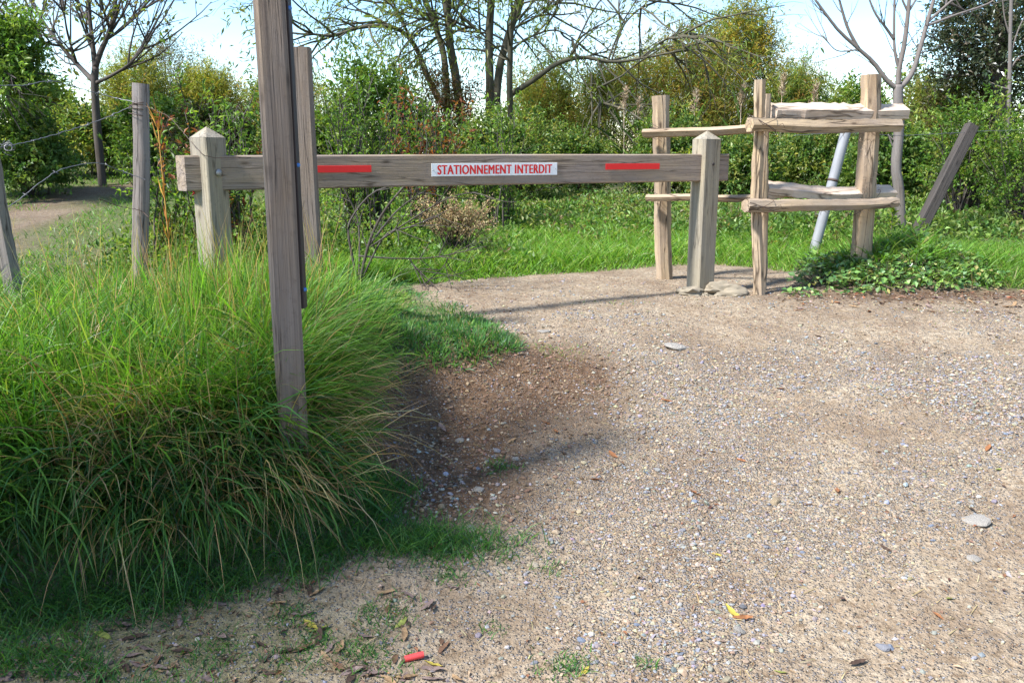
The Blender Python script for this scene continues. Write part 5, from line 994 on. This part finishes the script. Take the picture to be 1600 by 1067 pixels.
for (px, py, sz, c, lab) in [(410, 842, .075, 'yellow', 'yellow leaf, upper left of the pair caught in the grass below the near post'), (436, 843, .07, 'tan', 'tan leaf, right of the pair caught in the grass below the near post'), (396, 886, .05, 'yellow', 'small yellow-green leaf in the grass below the caught pair'), (162, 994, .07, 'olive', 'yellow-green leaf standing in the turf at lower left'), (500, 985, .075, 'olive', 'greenish leaf in the litter left of the red cartridge'), (486, 978, .07, 'yellow', 'yellow leaf in the litter left of the red cartridge'),
                             (627, 976, .06, 'olive', 'olive leaf above the red cartridge'), (677, 1042, .06, 'yellow', 'yellowish leaf just right of the red cartridge'), (675, 857, .05, 'tan', 'tan leaf on the dark turf tongue'), (1145, 962, .085, 'yellow', 'tan and yellow leaf on the gravel at lower centre'), (1160, 968, .07, 'rust', 'rust-brown leaf overlapping the tan one at lower centre'), (1383, 858, .055, 'dark', 'nearly black curled leaf on the track at right'), (1485, 937, .05, 'olive', 'green-yellow leaf on the sandy patch at right'),
                             (1465, 962, .045, 'rust', 'small reddish curled leaf on the sandy patch at right'), (1340, 1038, .07, 'dark', 'dark curled leaf near the bottom right'), (1120, 868, .035, 'yellow', 'small yellow leaf on the gravel in the middle'), (820, 583, .05, 'tan', 'tan leaf on top of the bare earth'), (800, 690, .06, 'tan', 'pale tan leaf on the bare earth'), (690, 670, .09, 'mauve', 'greyish leaf under the edge of the turf above the bare earth'), (1220, 1052, .04, 'olive', 'yellow-green leaf at the bottom edge'), (1560, 735, .05, 'olive', 'pale green leaf on the gravel at right'),
                             (1000, 905, .035, 'dark', 'small dark leaf in the foreground gravel'), (912, 1052, .05, 'yellow', 'yellow leaf beside a tuft at the bottom'), (345, 995, .08, 'mauve', 'broad mauve-brown leaf in the turf at lower left'), (120, 1035, .08, 'tan', 'pale curled leaf at lower left'), (15, 1030, .09, 'mauve', 'mauve-brown leaf in the bottom left corner')]: fallen(px, py, sz, c, lab, k=int(px))
r = np.random.default_rng(73)
for k in range(150):
    if k < 105: px, py = r.uniform(0, 720), 1065 - 150 * r.random() ** 1.3; lab, grp = 'brown curled leaf in the litter along the bottom left', 'litter leaves at bottom left'; sz = r.uniform(.04, .085); cc = ['brown', 'mauve', 'mauve', 'tan', 'dark'][int(r.integers(5))]
    elif k < 132: px, py = r.uniform(1230, 1600), r.uniform(458, 492); lab, grp = 'dry brown leaf in the litter in front of the leafy plants', 'litter leaves by the right verge'; sz = r.uniform(.05, .10); cc = ['brown', 'rust', 'tan', 'mauve', 'dark'][int(r.integers(5))]
    else: px, py = r.uniform(850, 1590), r.uniform(520, 800); lab, grp = 'dry reddish-brown leaf lying on the open track', 'scattered leaves on the track'; sz = r.uniform(.04, .075); cc = ['brown', 'rust', 'rust', 'dark'][int(r.integers(4))]
    fallen(px, py, sz, cc, lab, grp, k)
# crumbled leaf and bark bits
mb = MB(); m = 26000; x = r.uniform(-2.3, 5, m); y = 2.1 + 5.6 * r.random(m) ** 1.2; dn = .16 + .9 * sstep(-.2, -.9, x) * sstep(2.9, 2.5, y) + .95 * np.exp(-((y - 6.15) / .22) ** 2) * sstep(1.8, 2.6, x) + .55 * np.exp(-((lookup(sdb, x, y) + .2) / .2) ** 2) + .5 * sstep(.5, .62, fbm(x * 2.5, y * 2.5, 2, 121)); k = (r.random(m) < dn) & (lookup(sdt, x, y) > -.25) & (lookup(sdb, x, y) < .1); x, y = x[k], y[k]; m = len(x); a = r.uniform(0, 6.28, m)
big = 1 + .9 * np.exp(-((y - 6.15) / .25) ** 2) * (x > 1.8)
leaves(mb, np.stack([x, y, height(x, y) + .006], -1), np.stack([np.cos(a), np.sin(a), .25 * r.normal(size=m)], -1), np.array([0, 0, 1.]) + .5 * r.normal(size=(m, 3)), (.010 + .024 * r.random(m) ** 2) * big, (.004 + .010 * r.random(m) ** 2) * big, pal(r, m, [(.15, .085, .05), (.22, .14, .09), (.09, .055, .035), (.34, .25, .15), (.26, .12, .06)], [3, 3, 2, 2, 1]))
tag(obj('leaf_litter', mb.mesh('litter', smooth=False), M['dry']), 'crumbled leaves and bark bits strewn over the track', 'litter', kind='stuff')
mb = MB(); m = 2600; x = r.uniform(-2, 4.6, m); y = 2.1 + 5.2 * r.random(m) ** 1.3; k = lookup(sdt, x, y) > 0; x, y = x[k], y[k]; m = len(x); blades(mb, np.stack([x, y, height(x, y) + .005], -1), r.uniform(0, 6.28, m), 1.45 + .15 * r.random(m), .1 + .25 * r.random(m), .02 + .07 * r.random(m) ** 2, .0015 + .0015 * r.random(m), pal(r, m, STRAW, [3, 2, 2, 2]), 3); tag(obj('straw_bits', mb.mesh('straw'), M['dry']), 'dry straw bits lying on the track', 'straw', kind='stuff')
# a few soil clods on the bare earth
mb = MB(); m = 6000; x = r.uniform(-.6, 1.2, m); y = r.uniform(3.0, 5.2, m); k = r.random(m) < lookup(earth, x, y); x, y = x[k], y[k]; pebbles(mb, x, y, .004 + .009 * r.random(len(x)) ** 3, pal(r, len(x), [(.16, .10, .06), (.21, .14, .09), (.12, .075, .045)], [2, 2, 1]), ICO, ICOF, 9); tag(obj('soil_clods', mb.mesh('clods', smooth=False), M['pebble']), 'brown crumbs of soil on the bare earth', 'soil', kind='stuff')
# red spent cartridge
p = on_ground(646, 1031); root = thing('spent_cartridge', (p[0], p[1], hz(p[0], p[1]) + .011), 'red plastic spent cartridge lying in the litter at the bottom', 'cartridge', rz=R(14)); root.rotation_euler = (0, R(-6), R(16))
mb = MB(); n = 14; Pp = [(-.032 + .064 * i / (n - 1), 0, 0) for i in range(n)]; tube(mb, Pp, [.0105] + [.0101] * (n - 3) + [.0099, .0095], 16, cap=False); tube(mb, Pp[::-1][:8], .0088, 16, cap=False); obj('tube', mb.mesh('tube'), M['cart'], root)
mb = MB(); tube(mb, [(-.036, 0, 0), (-.0345, 0, 0), (-.0335, 0, 0), (-.027, 0, 0)], [.0112, .0118, .0107, .0107], 16); obj('base_cap', mb.mesh('base_cap', sharp=40), plain('dull_brass', (.16, .10, .06), .6, .5), root)
